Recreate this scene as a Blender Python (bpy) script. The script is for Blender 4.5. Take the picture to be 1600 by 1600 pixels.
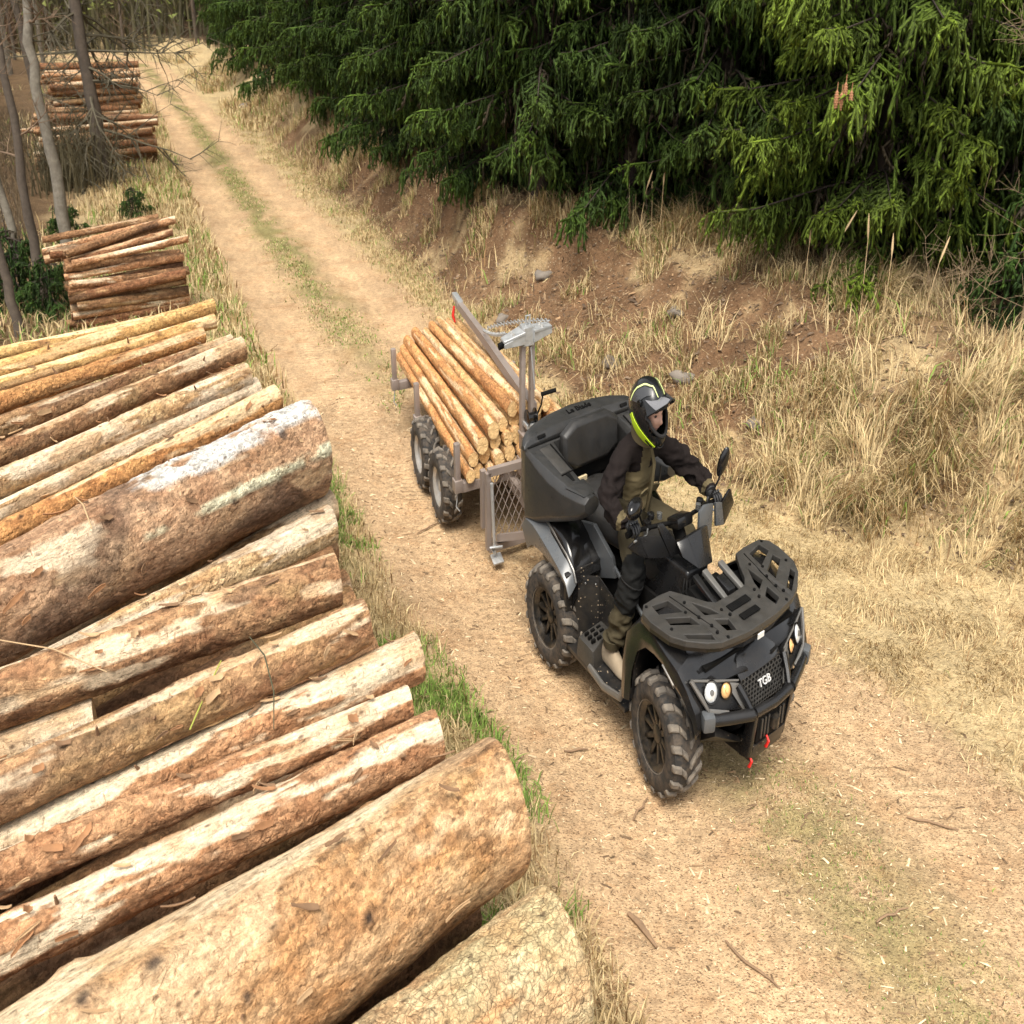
import bpy, bmesh, math, random
import numpy as np
from mathutils import Vector, Matrix

for _o in list(bpy.data.objects):
    bpy.data.objects.remove(_o)
random.seed(11)
rng = np.random.default_rng(11)
SC = bpy.context.scene
COL = SC.collection

# ------------------------------------------------------------------ camera
cd = bpy.data.cameras.new("camera")
CAM = bpy.data.objects.new("camera", cd)
COL.objects.link(CAM)
CAM.location = (0, 0, 3.704)
CAM.rotation_euler = (math.radians(90 - 26.22), 0, 0)
cd.sensor_fit = 'VERTICAL'
cd.sensor_height = 24
cd.sensor_width = 24
cd.lens = 26.68
cd.clip_start = 0.05
cd.clip_end = 600
cd.dof.use_dof = True
cd.dof.focus_distance = 5.9
cd.dof.aperture_fstop = 4.0
SC.camera = CAM

# ------------------------------------------------------------------ light: bright overcast day
SUN_EL, SUN_AZ = math.radians(63), math.radians(188)      # azimuth clockwise from +Y (high, behind the camera)
W = bpy.data.worlds.new("World")
SC.world = W
W.use_nodes = True
_n = W.node_tree.nodes
_l = W.node_tree.links
_n.clear()
_sky = _n.new("ShaderNodeTexSky")
_sky.sky_type = 'NISHITA'
_sky.sun_disc = False
_sky.sun_elevation = SUN_EL
_sky.sun_rotation = SUN_AZ
_sky.dust_density = 3.0
_hs = _n.new("ShaderNodeHueSaturation")
_hs.inputs['Saturation'].default_value = 0.12          # cloud cover: the sky is nearly white
_bg = _n.new("ShaderNodeBackground")
_bg.inputs['Strength'].default_value = 0.078
_wo = _n.new("ShaderNodeOutputWorld")
_l.new(_sky.outputs[0], _hs.inputs['Color'])
_l.new(_hs.outputs[0], _bg.inputs['Color'])
_l.new(_bg.outputs[0], _wo.inputs['Surface'])
sd = bpy.data.lights.new("sun", 'SUN')
sd.energy = 1.5
sd.angle = math.radians(28)
sd.color = (1.0, 0.925, 0.81)
SUN = bpy.data.objects.new("sun", sd)
COL.objects.link(SUN)
_dir = Vector((math.sin(SUN_AZ) * math.cos(SUN_EL), math.cos(SUN_AZ) * math.cos(SUN_EL), math.sin(SUN_EL)))
SUN.rotation_euler = (-_dir).to_track_quat('-Z', 'Y').to_euler()
SUN.location = (0, 0, 30)
SC.view_settings.view_transform = 'Standard'
SC.view_settings.look = 'None'
SC.view_settings.gamma = 1.0
SC.view_settings.exposure = 1.75
SC.view_settings.use_curve_mapping = False
SC.cycles.max_bounces = 6
SC.cycles.diffuse_bounces = 3
SC.cycles.glossy_bounces = 3
SC.cycles.transparent_max_bounces = 8
SC.cycles.use_denoising = True

# ------------------------------------------------------------------ helpers
def prop(o, label=None, cat=None, group=None, kind=None):
    if label: o['label'] = label
    if cat: o['category'] = cat
    if group: o['group'] = group
    if kind: o['kind'] = kind
    return o


def empty(name, loc, label=None, cat=None, group=None):
    o = bpy.data.objects.new(name, None)
    o.empty_display_size = 0.2
    o.location = loc
    COL.objects.link(o)
    return prop(o, label, cat, group)


def link(name, me, parent=None, loc=None):
    o = bpy.data.objects.new(name, me)
    COL.objects.link(o)
    if parent is not None:
        o.parent = parent
    if loc is not None:
        o.location = loc
    return o


def _hash(ix, iy, iz, seed):
    h = (ix * 374761393 + iy * 668265263 + iz * 2147483647 + seed * 1274126177) & 0xFFFFFFFF
    h = ((h ^ (h >> 13)) * 1274126177) & 0xFFFFFFFF
    h = ((h ^ (h >> 16)) * 2246822519) & 0xFFFFFFFF
    return ((h ^ (h >> 15)) & 0xFFFFFF) / float(0xFFFFFF)


def vnoise(p, seed=0):
    """value noise 0..1 at points p (N,3)"""
    p = np.asarray(p, dtype=np.float64)
    i = np.floor(p).astype(np.int64)
    f = p - i
    f = f * f * (3 - 2 * f)
    x, y, z = i[:, 0], i[:, 1], i[:, 2]
    r = 0
    for dx in (0, 1):
        wx = f[:, 0] if dx else 1 - f[:, 0]
        for dy in (0, 1):
            wy = f[:, 1] if dy else 1 - f[:, 1]
            for dz in (0, 1):
                wz = f[:, 2] if dz else 1 - f[:, 2]
                r = r + wx * wy * wz * _hash(x + dx, y + dy, z + dz, seed)
    return r


def fbm(p, seed=0, oct=4, gain=0.5):
    p = np.asarray(p, dtype=np.float64)
    a, s, t = 1.0, 0.0, 0.0
    for k in range(oct):
        s = s + a * vnoise(p * (2.03 ** k), seed + 17 * k)
        t += a
        a *= gain
    return s / t


def sstep(a, b, x):
    t = np.clip((np.asarray(x, dtype=float) - a) / (b - a), 0, 1)
    return t * t * (3 - 2 * t)


def np_mesh(name, V, F, mats=None, cols=None, smooth=False):
    """fast mesh from arrays: V (n,3), F (m,3) or (m,4); cols: per-vertex linear colour (n,3)"""
    V = np.asarray(V, dtype=np.float32)
    F = np.asarray(F, dtype=np.int32)
    me = bpy.data.meshes.new(name)
    m, k = F.shape
    me.vertices.add(len(V))
    me.vertices.foreach_set("co", V.ravel())
    me.loops.add(m * k)
    me.loops.foreach_set("vertex_index", F.ravel())
    me.polygons.add(m)
    me.polygons.foreach_set("loop_start", np.arange(0, m * k, k, dtype=np.int32))
    me.polygons.foreach_set("loop_total", np.full(m, k, dtype=np.int32))
    if smooth:
        me.polygons.foreach_set("use_smooth", np.ones(m, dtype=bool))
    me.update(calc_edges=True)
    if cols is not None:
        a = me.attributes.new("col", 'FLOAT_COLOR', 'POINT')
        c = np.ones((len(V), 4), dtype=np.float32)
        c[:, :3] = cols
        a.data.foreach_set("color", c.ravel())
    if mats is not None:
        me.materials.append(mats)
    return me

# ------------------------------------------------------------------ materials
class NT:
    """tiny node-tree writer"""
    def __init__(self, name):
        self.m = bpy.data.materials.new(name)
        self.m.use_nodes = True
        self.t = self.m.node_tree
        self.t.nodes.clear()
        self.out = self.n("OutputMaterial")
        self.b = self.n("BsdfPrincipled")
        self.k(self.b.outputs[0], self.out.inputs[0])

    def n(self, typ, **kw):
        o = self.t.nodes.new("ShaderNode" + typ)
        for a, v in kw.items():
            setattr(o, a, v)
        return o

    def k(self, a, b):
        self.t.links.new(a, b)

    def set(self, sock, v):
        if hasattr(v, "is_linked") or hasattr(v, "links"):
            self.k(v, sock)
        else:
            sock.default_value = v

    def coord(self, which="Object"):
        return self.n("TexCoord").outputs[which]

    def pos(self):
        return self.n("NewGeometry").outputs['Position']

    def mapping(self, vec, scale=(1, 1, 1), loc=(0, 0, 0)):
        m = self.n("Mapping")
        self.k(vec, m.inputs[0])
        self.set(m.inputs['Scale'], scale)
        self.set(m.inputs['Location'], loc)
        return m.outputs[0]

    def noise(self, vec, scale, detail=4, rough=0.55, dist=0.0):
        t = self.n("TexNoise")
        self.k(vec, t.inputs['Vector'])
        t.inputs['Scale'].default_value = scale
        t.inputs['Detail'].default_value = detail
        t.inputs['Roughness'].default_value = rough
        t.inputs['Distortion'].default_value = dist
        return t.outputs[0]

    def voronoi(self, vec, scale, feature='F1', out=0, rand=1.0):
        t = self.n("TexVoronoi", feature=feature)
        self.k(vec, t.inputs['Vector'])
        t.inputs['Scale'].default_value = scale
        t.inputs['Randomness'].default_value = rand
        return t.outputs[out]

    def ramp(self, fac, *stops):
        r = self.n("ValToRGB")
        self.k(fac, r.inputs[0])
        e = r.color_ramp.elements
        while len(e) < len(stops):
            e.new(0.5)
        for q, (p, c) in zip(e, stops):
            q.position = p
            q.color = (c, c, c, 1) if isinstance(c, (int, float)) else (*c, 1)
        return r.outputs[0]

    def mix(self, fac, a, b, mode='MIX'):
        m = self.n("Mix", data_type='RGBA', blend_type=mode)
        self.set(m.inputs[0], fac)
        for s, v in ((m.inputs[6], a), (m.inputs[7], b)):
            if isinstance(v, tuple):
                s.default_value = (*v, 1) if len(v) == 3 else v
            else:
                self.k(v, s)
        return m.outputs[2]

    def math(self, op, a, b=0.0):
        m = self.n("Math", operation=op)
        self.set(m.inputs[0], a)
        self.set(m.inputs[1], b)
        return m.outputs[0]

    def attr(self, name):
        return self.n("Attribute", attribute_name=name).outputs['Color']

    def bump(self, h, strength=0.4, dist=0.01):
        b = self.n("Bump")
        b.inputs['Strength'].default_value = strength
        b.inputs['Distance'].default_value = dist
        self.k(h, b.inputs['Height'])
        self.k(b.outputs[0], self.b.inputs['Normal'])

    def base(self, c):
        s = self.b.inputs['Base Color']
        if isinstance(c, tuple):
            s.default_value = (*c, 1)
        else:
            self.k(c, s)

    def rough(self, v):
        self.set(self.b.inputs['Roughness'], v)


def m_plain(name, col, rough=0.5, metal=0.0, var=0.25, scale=9.0, bump=0.0, bscale=180.0, dust=0.0, dustcol=(0.30, 0.23, 0.15), spec=0.5, specks=0.0):
    t = NT(name)
    c = t.pos()
    n1 = t.noise(c, scale, 5, 0.6)
    a = tuple(x * (1 - var) for x in col)
    b = tuple(min(1, x * (1 + var)) for x in col)
    cc = t.mix(n1, a, b)
    if dust > 0:
        n2 = t.noise(c, scale * 1.7, 6, 0.7)
        msk = t.ramp(n2, (0.42, 0.0), (0.72, dust))
        cc = t.mix(msk, cc, dustcol)
    if specks > 0:                                  # dried mud splashes
        v = t.n("TexVoronoi", feature='F1')
        t.k(c, v.inputs['Vector'])
        v.inputs['Scale'].default_value = 85
        sc = t.n("SeparateColor")
        t.k(v.outputs['Color'], sc.inputs[0])
        m1 = t.math('MULTIPLY', t.ramp(v.outputs['Distance'], (.22, 1), (.38, 0)), t.ramp(sc.outputs[0], (1 - specks, 0), (1.03 - specks, 1)))
        m1 = t.math('MULTIPLY', m1, t.ramp(t.noise(c, 5.0, 3, .6), (.42, 0), (.58, 1)))
        cc = t.mix(m1, cc, (.42, .33, .23))
    t.base(cc)
    rr = t.ramp(n1, (0.3, max(0.05, rough - 0.1)), (0.7, min(1.0, rough + 0.12)))
    t.rough(rr)
    t.b.inputs['Metallic'].default_value = metal
    t.b.inputs['Specular IOR Level'].default_value = spec
    if bump:
        t.bump(t.noise(c, bscale, 2, 0.5), bump, 0.002)
    return t.m


def m_attr(name, rough=0.8, nscale=14, lo=0.75, hi=1.25, trans=0.0, bump=0.0, bscale=60, spec=0.3):
    """base colour from the 'col' attribute, broken up by noise"""
    t = NT(name)
    c = t.pos()
    v = t.ramp(t.noise(c, nscale, 5, 0.65), (0.3, lo), (0.7, hi))
    cc = t.mix(1.0, t.attr("col"), v, 'MULTIPLY')
    t.base(cc)
    t.rough(rough)
    t.b.inputs['Specular IOR Level'].default_value = spec
    if bump:
        t.bump(t.noise(c, bscale, 6, 0.7), bump, 0.02)
    if trans:
        tr = t.n("BsdfTranslucent")
        t.k(cc, tr.inputs[0])
        mx = t.n("MixShader")
        mx.inputs[0].default_value = trans
        t.k(t.b.outputs[0], mx.inputs[1])
        t.k(tr.outputs[0], mx.inputs[2])
        t.k(mx.outputs[0], t.out.inputs[0])
    return t.m

# ------------------------------------------------------------------ mesh builder for made things
def rx(a): return Matrix.Rotation(a, 3, 'X')
def ry(a): return Matrix.Rotation(a, 3, 'Y')
def rz(a): return Matrix.Rotation(a, 3, 'Z')

NARROW = 2 / 3      # the photograph shows vehicles and rider at two thirds of their usual width across the view


class Frame:
    """where a thing stands: heading and place; keeps the proportions the photograph shows"""
    def __init__(self, name, ax, ay, hd, label, cat, group=None):
        self.root = empty(name, (ax * NARROW, ay, 0), label, cat, group)
        self.R = Matrix.Rotation(hd, 3, 'Z')
        self.S = Matrix.Diagonal((NARROW, 1, 1))
        self.M = self.S @ self.R

    def local_world(self, p):
        return self.M @ Vector(p) + Vector(self.root.location)


class MB:
    def __init__(self):
        self.v = []
        self.f = []

    def add(self, vs, fs):
        o = len(self.v)
        self.v += [Vector(q) for q in vs]
        self.f += [tuple(i + o for i in q) for q in fs]
        return self

    def xf(self, M, c=(0, 0, 0)):
        c = Vector(c)
        self.v = [M @ q + c for q in self.v]
        return self

    def merge(self, other):
        return self.add(other.v, other.f)

    def box(self, c, s, R=None):
        c = Vector(c)
        vs = []
        for x in (-.5, .5):
            for y in (-.5, .5):
                for z in (-.5, .5):
                    q = Vector((x * s[0], y * s[1], z * s[2]))
                    vs.append((R @ q if R else q) + c)
        return self.add(vs, [(0, 1, 3, 2), (4, 6, 7, 5), (0, 4, 5, 1), (2, 3, 7, 6), (0, 2, 6, 4), (1, 5, 7, 3)])

    def prism(self, poly, axis, a, b):
        """poly in the plane across axis ('x': (y,z), 'y': (x,z), 'z': (x,y)), extruded from a to b"""
        def P(q, t):
            return {'x': (t, q[0], q[1]), 'y': (q[0], t, q[1]), 'z': (q[0], q[1], t)}[axis]
        n = len(poly)
        vs = [P(q, a) for q in poly] + [P(q, b) for q in poly]
        fs = [tuple(range(n)), tuple(range(2 * n - 1, n - 1, -1))]
        fs += [(i, (i + 1) % n, n + (i + 1) % n, n + i) for i in range(n)]
        return self.add(vs, fs)

    def hull(self, ra, rb):
        """solid between two equal-length rings"""
        n = len(ra)
        return self.add(list(ra) + list(rb), [tuple(range(n)), tuple(range(2 * n - 1, n - 1, -1))] +
                        [(i, (i + 1) % n, n + (i + 1) % n, n + i) for i in range(n)])

    def loft(self, rings, caps=True):
        n = len(rings[0])
        vs = [q for r in rings for q in r]
        fs = []
        for k in range(len(rings) - 1):
            for i in range(n):
                j = (i + 1) % n
                fs.append((k * n + i, k * n + j, (k + 1) * n + j, (k + 1) * n + i))
        if caps:
            fs.append(tuple(range(n - 1, -1, -1)))
            fs.append(tuple(range((len(rings) - 1) * n, len(rings) * n)))
        return self.add(vs, fs)

    def tube(self, path, r, n=10, caps=True):
        path = [Vector(q) for q in path]
        rs = r if isinstance(r, (list, tuple)) else [r] * len(path)
        rings = []
        up = None
        for i, q in enumerate(path):
            d = (path[min(i + 1, len(path) - 1)] - path[max(i - 1, 0)])
            d = d.normalized() if d.length > 1e-9 else Vector((0, 0, 1))
            if up is None:
                up = d.orthogonal().normalized()
            else:
                up = (up - d * up.dot(d))
                up = up.normalized() if up.length > 1e-6 else d.orthogonal().normalized()
            s = d.cross(up)
            rings.append([q + (up * math.cos(2 * math.pi * k / n) + s * math.sin(2 * math.pi * k / n)) * rs[i] for k in range(n)])
        return self.loft(rings, caps)

    def lathe(self, prof, c=(0, 0, 0), axis='y', n=32, closed=False):
        """prof: list of (t along axis, radius)"""
        c = Vector(c)
        rings = []
        for t, r in prof:
            ring = []
            for k in range(n):
                a = 2 * math.pi * k / n
                u, w = r * math.cos(a), r * math.sin(a)
                ring.append(c + Vector({'y': (u, t, w), 'x': (t, u, w), 'z': (u, w, t)}[axis]))
            rings.append(ring)
        if closed:
            rings.append(rings[0])
        return self.loft(rings, not closed)

    def ball(self, c, r, n=14, m=9):
        c = Vector(c)
        r = Vector(r) if not isinstance(r, (int, float)) else Vector((r, r, r))
        rings = []
        for i in range(m + 1):
            a = -math.pi / 2 + math.pi * i / m
            ca = max(math.cos(a), 0.02)
            rings.append([c + Vector((r.x * ca * math.cos(2 * math.pi * k / n), r.y * ca * math.sin(2 * math.pi * k / n), r.z * math.sin(a))) for k in range(n)])
        return self.loft(rings)

    def sheet(self, rows, th=0.01):
        """panel of thickness th through a grid of points (rows of equal length)"""
        a, b = len(rows), len(rows[0])
        P = [[Vector(q) for q in r] for r in rows]
        N = [[None] * b for _ in range(a)]
        for i in range(a):
            for j in range(b):
                du = P[min(i + 1, a - 1)][j] - P[max(i - 1, 0)][j]
                dv = P[i][min(j + 1, b - 1)] - P[i][max(j - 1, 0)]
                nn = du.cross(dv)
                N[i][j] = nn.normalized() if nn.length > 1e-9 else Vector((0, 0, 1))
        vs = [q for r in P for q in r] + [P[i][j] - N[i][j] * th for i in range(a) for j in range(b)]
        o = a * b
        fs = []
        for i in range(a - 1):
            for j in range(b - 1):
                q = (i * b + j, (i + 1) * b + j, (i + 1) * b + j + 1, i * b + j + 1)
                fs.append(q)
                fs.append(tuple(o + k for k in reversed(q)))
        for i in range(a - 1):
            for j, rev in ((0, False), (b - 1, True)):
                q = (i * b + j, o + i * b + j, o + (i + 1) * b + j, (i + 1) * b + j)
                fs.append(q[::-1] if rev else q)
        for j in range(b - 1):
            for i, rev in ((0, True), (a - 1, False)):
                q = (i * b + j, o + i * b + j, o + i * b + j + 1, i * b + j + 1)
                fs.append(q[::-1] if rev else q)
        return self.add(vs, fs)

    def build(self, name, mat, parent=None, fr=None, bevel=0.0, seg=2, sub=0, sharp=38, ang=28):
        bm = bmesh.new()
        vs = [bm.verts.new(q) for q in self.v]
        for q in self.f:
            try:
                bm.faces.new([vs[i] for i in q])
            except ValueError:
                pass
        bmesh.ops.remove_doubles(bm, verts=bm.verts, dist=1e-5)
        bmesh.ops.recalc_face_normals(bm, faces=bm.faces)
        if sub:
            bmesh.ops.subdivide_edges(bm, edges=bm.edges, cuts=1, use_grid_fill=True)
            bmesh.ops.smooth_vert(bm, verts=bm.verts, factor=0.5, use_axis_x=True, use_axis_y=True, use_axis_z=True)
        if bevel:
            ed = [e for e in bm.edges if len(e.link_faces) == 2 and e.calc_face_angle(0) > math.radians(ang)]
            bmesh.ops.bevel(bm, geom=ed, offset=bevel, segments=seg, profile=0.6, affect='EDGES', clamp_overlap=True)
        if fr is not None:
            bmesh.ops.transform(bm, matrix=fr.M.to_4x4(), verts=bm.verts)
        me = bpy.data.meshes.new(name)
        bm.to_mesh(me)
        bm.free()
        me.polygons.foreach_set("use_smooth", np.ones(len(me.polygons), dtype=bool))
        me.set_sharp_from_angle(angle=math.radians(sharp))
        for m in (mat if isinstance(mat, (list, tuple)) else [mat]):
            me.materials.append(m)
        return link(name, me, parent if parent is not None else (fr.root if fr else None))
# ================================================================== the place: ground, road, bank
def _pl(*pts):
    pts = sorted(pts, key=lambda q: q[1])
    return np.array([q[0] for q in pts]), np.array([q[1] for q in pts])


ROAD_L = _pl((.75, 1.5), (.55, 2.6), (.44, 3.06), (.17, 3.72), (0, 4.49), (-.4, 5.45), (-.82, 6.31), (-1.38, 7.97), (-2.36, 10.47), (-3.71, 14.36), (-5.21, 18.85), (-8.95, 30.16), (-14.37, 44.5), (-24, 53), (-60, 66), (-120, 125))
ROAD_R = _pl((3.9, 1.5), (3.2, 3.0), (2.51, 4.4), (2.16, 5.08), (1.76, 5.78), (1.05, 7.6), (.44, 8.9), (-.27, 10.9), (-1.3, 13.6), (-2.3, 16.3), (-4.0, 20.8), (-7.4, 30.16), (-12.6, 44.5), (-19, 53), (-50, 66), (-110, 125))
BASE = _pl((7.5, 1.5), (6.0, 3.0), (4.6, 5.2), (3.28, 6.31), (2.81, 6.74), (2.05, 7.21), (1.32, 8.1), (.4, 9.61), (-.13, 11.05), (-.83, 13.17), (-1.85, 16.54), (-3.38, 20.55), (-5.5, 26.32), (-8.2, 34.4), (-11.8, 44.5), (-17.0, 53), (-46, 66), (-105, 125))
TOPE = _pl((9.5, 1.5), (7.6, 3.5), (5.4, 5.8), (4.3, 7.0), (3.57, 7.9), (3.29, 9.0), (2.8, 10.6), (1.98, 11.9), (1.0, 12.9), (0, 13.9), (-.65, 15.8), (-1.75, 18.9), (-3.35, 23.6), (-6.0, 31.5), (-10.4, 44.5), (-15.2, 53), (-44, 66), (-103, 125))


def _at(pl, y):
    return np.interp(y, pl[1], pl[0])


def height(x, y, fine=True):
    x = np.asarray(x, dtype=float)
    y = np.asarray(y, dtype=float)
    xl, xr, xb, xt = _at(ROAD_L, y), _at(ROAD_R, y), _at(BASE, y), _at(TOPE, y)
    p = np.stack([x, y, np.zeros_like(x)], 1)
    big = fbm(p * 0.9, 3, 3) - .5
    H = np.interp(y, [2, 7, 12, 16, 20, 32, 60], [.75, .85, 1.0, .92, .8, .6, .4])
    t = (x - xb + big * .5 * sstep(0, .4, x - xb)) / (xt - xb)
    s = np.clip(t, 0, 1)
    h = H * (s * s * (3 - 2 * s))
    h = h + np.clip(x - xt, 0, 8) * .05
    r = (x - xl) / np.maximum(xr - xl, .1)
    rut = np.exp(-((r - .25) / .13) ** 2) + np.exp(-((r - .76) / .13) ** 2)
    h = h - .028 * rut * (y < 60)
    left = np.clip(xl - x, 0, 60)
    h = h + .03 * sstep(0, .25, left) - .012 * np.clip(left - 1.2, 0, 12)
    if fine:
        bank = sstep(.02, .3, t) * (1 - sstep(1.1, 1.6, t))
        off = 1 - sstep(-.1, .15, r) * (1 - sstep(.85, 1.1, r))
        m = fbm(p * 3.2, 5, 4) - .5
        q = fbm(p * 9.0, 9, 3) - .5
        h = h + m * (.02 + .05 * off + .17 * bank) + q * (.006 + .02 * off + .07 * bank)
    return h


def ground_z(x, y):
    return float(height(np.array([x]), np.array([y]))[0])


def zone_colour(x, y):
    xl, xr, xb, xt = _at(ROAD_L, y), _at(ROAD_R, y), _at(BASE, y), _at(TOPE, y)
    p = np.stack([x, y, np.zeros_like(x)], 1)
    n1 = fbm(p * 1.3, 21, 4) - .5
    n2 = fbm(p * 4.5, 22, 4) - .5
    n3 = fbm(p * 16, 23, 3) - .5
    w = np.maximum(xr - xl, .1)
    r = (x - xl) / w
    rw = r + (n2 * .22 + n1 * .1) * np.minimum(1, 1.6 / w)
    C = lambda *c: np.array(c)[None, :]
    straw = C(.40, .305, .165) * (1 + n2[:, None] * .7)
    soil = C(.150, .088, .047) * (1 + n2[:, None] * 1.0)
    road = C(.455, .312, .180) * (1 + n1[:, None] * .35 + n3[:, None] * .5)
    green = C(.17, .17, .055)
    floor = C(.085, .055, .032) * (1 + n2[:, None] * .8)
    c = straw.copy()
    # forest side: bare soil on the bank, needle litter under the trees
    tb = (x - xb) / np.maximum(xt - xb, .1) + n1 * .5
    mb = (sstep(-.05, .12, tb) * (1 - .4 * sstep(.9, 1.15, tb)))
    mb = mb * (1 - sstep(24, 30, y + n1 * 8))
    mb = mb * (1 - .6 * sstep(.08, .22, n1 + n2 * .5))
    mb = mb * sstep(6.9, 8.2, y - n1 * 2)
    c = c * (1 - mb[:, None]) + soil * mb[:, None]
    mf = sstep(1.0, 1.35, tb) * sstep(0, .5, x - xt + .2)
    c = c * (1 - mf[:, None]) + floor * mf[:, None]
    # left of the road: wood floor, half grass half litter
    left = xl - x
    ml = sstep(.9, 2.6, left + n1 * 1.5)
    lit = (C(.125, .08, .043) * (1 + n2[:, None] * .8))
    c = c * (1 - ml[:, None]) + lit * ml[:, None]
    ge = np.exp(-((left - .18) / .16) ** 2) * sstep(-.12, .12, n1 + .04)
    c = c * (1 - .6 * ge[:, None]) + green * .6 * ge[:, None]
    mr = sstep(-.06, .06, rw) * (1 - sstep(.94, 1.06, rw))
    c = c * (1 - mr[:, None]) + road * mr[:, None]
    # grown-over middle strip
    rutl = np.exp(-((r - .25) / .10) ** 2) + np.exp(-((r - .76) / .10) ** 2)
    c = c * (1 + .16 * (rutl * mr)[:, None] - .07 * mr[:, None])
    md = np.exp(-((r - .5 + n1 * .12) / .12) ** 2)
    md = md * (sstep(9, 16, y) * .95 + .40 * (1 - sstep(4.2, 5.6, y)) + .2) * sstep(-.2, .12, n2 + .06)
    md = np.clip(md * mr, 0, .85)
    c = c * (1 - md[:, None]) + C(.19, .175, .065) * (1 + n3[:, None]) * md[:, None]
    return np.clip(c, .01, .9), r, tb, left


# one terrain grid, finer close to the camera, cut into ground / road / bank along grid faces
NU, NV = 430, 480
vv = np.linspace(0, 1, NV)
ys = 1.2 + 6.5 * vv + 112 * vv ** 3.6
us = np.linspace(-1, 1, NU)
us = np.sign(us) * (np.abs(us) * .45 + .55 * np.abs(us) ** 2.6)
GX = np.empty((NV, NU))
GY = np.repeat(ys[:, None], NU, 1)
for i, y in enumerate(ys):
    cx = .5 * (_at(ROAD_L, y) + _at(BASE, y))
    GX[i] = cx + us * (4.2 + y * 1.05)
gx, gy = GX.ravel(), GY.ravel()
gz = height(gx, gy)
gcol, g_r, g_t, g_left = zone_colour(gx, gy)
GV = np.stack([gx, gy, gz], 1)
ii = (np.arange(NV - 1)[:, None] * NU + np.arange(NU - 1)[None, :]).ravel()
GF = np.stack([ii, ii + 1, ii + NU + 1, ii + NU], 1)
fr_, ft_ = g_r[GF].mean(1), g_t[GF].mean(1)
is_road = (fr_ > 0.0) & (fr_ < 1.0)
is_bank = (ft_ > 0.0) & (ft_ < 1.15) & ~is_road


def soil_material(name, pebble, tread=False):
    t = NT(name)
    c = t.pos()
    col = t.attr("col")
    n = t.noise(c, 26, 6, 0.7)
    col = t.mix(1.0, col, t.ramp(n, (0.25, .55), (0.5, 1.0), (0.8, 1.4)), 'MULTIPLY')
    # small bits: pale chips and dark crumbs
    v = t.n("TexVoronoi", feature='F1')
    t.k(c, v.inputs['Vector'])
    v.inputs['Scale'].default_value = pebble
    d = v.outputs['Distance']
    pick = t.n("SeparateColor")
    t.k(v.outputs['Color'], pick.inputs[0])
    spot = t.ramp(d, (0.12, 1.0), (0.42, 0.0))
    lightm = t.math('MULTIPLY', spot, t.ramp(pick.outputs[0], (0.68, 0.0), (0.75, 0.75)))
    darkm = t.math('MULTIPLY', spot, t.ramp(pick.outputs[1], (0.66, 0.0), (0.73, 0.65)))
    lm2 = t.math('MULTIPLY', lightm, t.ramp(t.noise(c, 2.4, 3, .6), (.35, .25), (.65, 1.0)))
    col = t.mix(lm2, col, (.62, .50, .33))
    col = t.mix(darkm, col, (.15, .09, .05))
    n3 = t.noise(t.mapping(c, (1, 1, 1)), 3.2, 5, .65)
    col = t.mix(t.ramp(n3, (0.50, 0.0), (0.72, .5)), col, t.mix(1.0, col, (.72, .55, .42), 'MULTIPLY'))
    n6 = t.noise(t.mapping(c, (1, 1, 1)), 95, 4, .75)
    col = t.mix(1.0, col, t.ramp(n6, (.3, .7), (.7, 1.28)), 'MULTIPLY')
    t.base(col)
    t.rough(0.95)
    t.b.inputs['Specular IOR Level'].default_value = .15
    h = t.math('ADD', t.math('MULTIPLY', n, 1.0), t.math('MULTIPLY', spot, .35))
    if tread:                                        # tyre prints pressed into the wheel tracks
        tr = t.n("SeparateXYZ")
        t.k(t.n("Attribute", attribute_name="track").outputs['Vector'], tr.inputs[0])
        wv = t.math('SINE', t.math('ADD', t.math('MULTIPLY', tr.outputs[1], 70.0), t.math('MULTIPLY', tr.outputs[0], 22.0)))
        pr_ = t.math('MULTIPLY', t.ramp(wv, (.0, 0), (.95, 1)), t.math('MULTIPLY', tr.outputs[2], t.ramp(t.noise(c, 1.7, 3, .6), (.42, 0), (.58, 1))))
        h = t.math('SUBTRACT', h, t.math('MULTIPLY', pr_, .45))
    t.bump(h, 0.9, 0.02)
    return t.m


M_road = soil_material("packed_dirt", 75, True)
M_ground = soil_material("grassy_soil", 55)
M_bank = soil_material("bank_earth", 34)


g_rut = np.exp(-((g_r - .25) / .09) ** 2) + np.exp(-((g_r - .76) / .09) ** 2)
g_track = np.stack([np.abs(np.where(g_r < .5, g_r - .25, g_r - .76)) * 3, gy * 1.05 - gx * .35, g_rut], 1)


def cut_mesh(name, mask, mat):
    F = GF[mask]
    used = np.unique(F)
    remap = np.full(len(GV), -1)
    remap[used] = np.arange(len(used))
    me = np_mesh(name, GV[used], remap[F], mat, gcol[used], True)
    tk_ = me.attributes.new("track", 'FLOAT_VECTOR', 'POINT')
    tk_.data.foreach_set("vector", g_track[used].astype(np.float32).ravel())
    return prop(link(name, me), kind='structure')


prop(cut_mesh("dirt_road", is_road, M_road), "pale dirt forest road with two wheel tracks")
prop(cut_mesh("earth_bank", is_bank, M_bank), "bare brown earth bank beside the road")
prop(cut_mesh("ground", ~is_road & ~is_bank, M_ground), "dry grassy verge and forest floor")
# ================================================================== grass
M_blade = m_attr("grass_blade", .75, 30, .8, 1.2, trans=.25)


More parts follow.
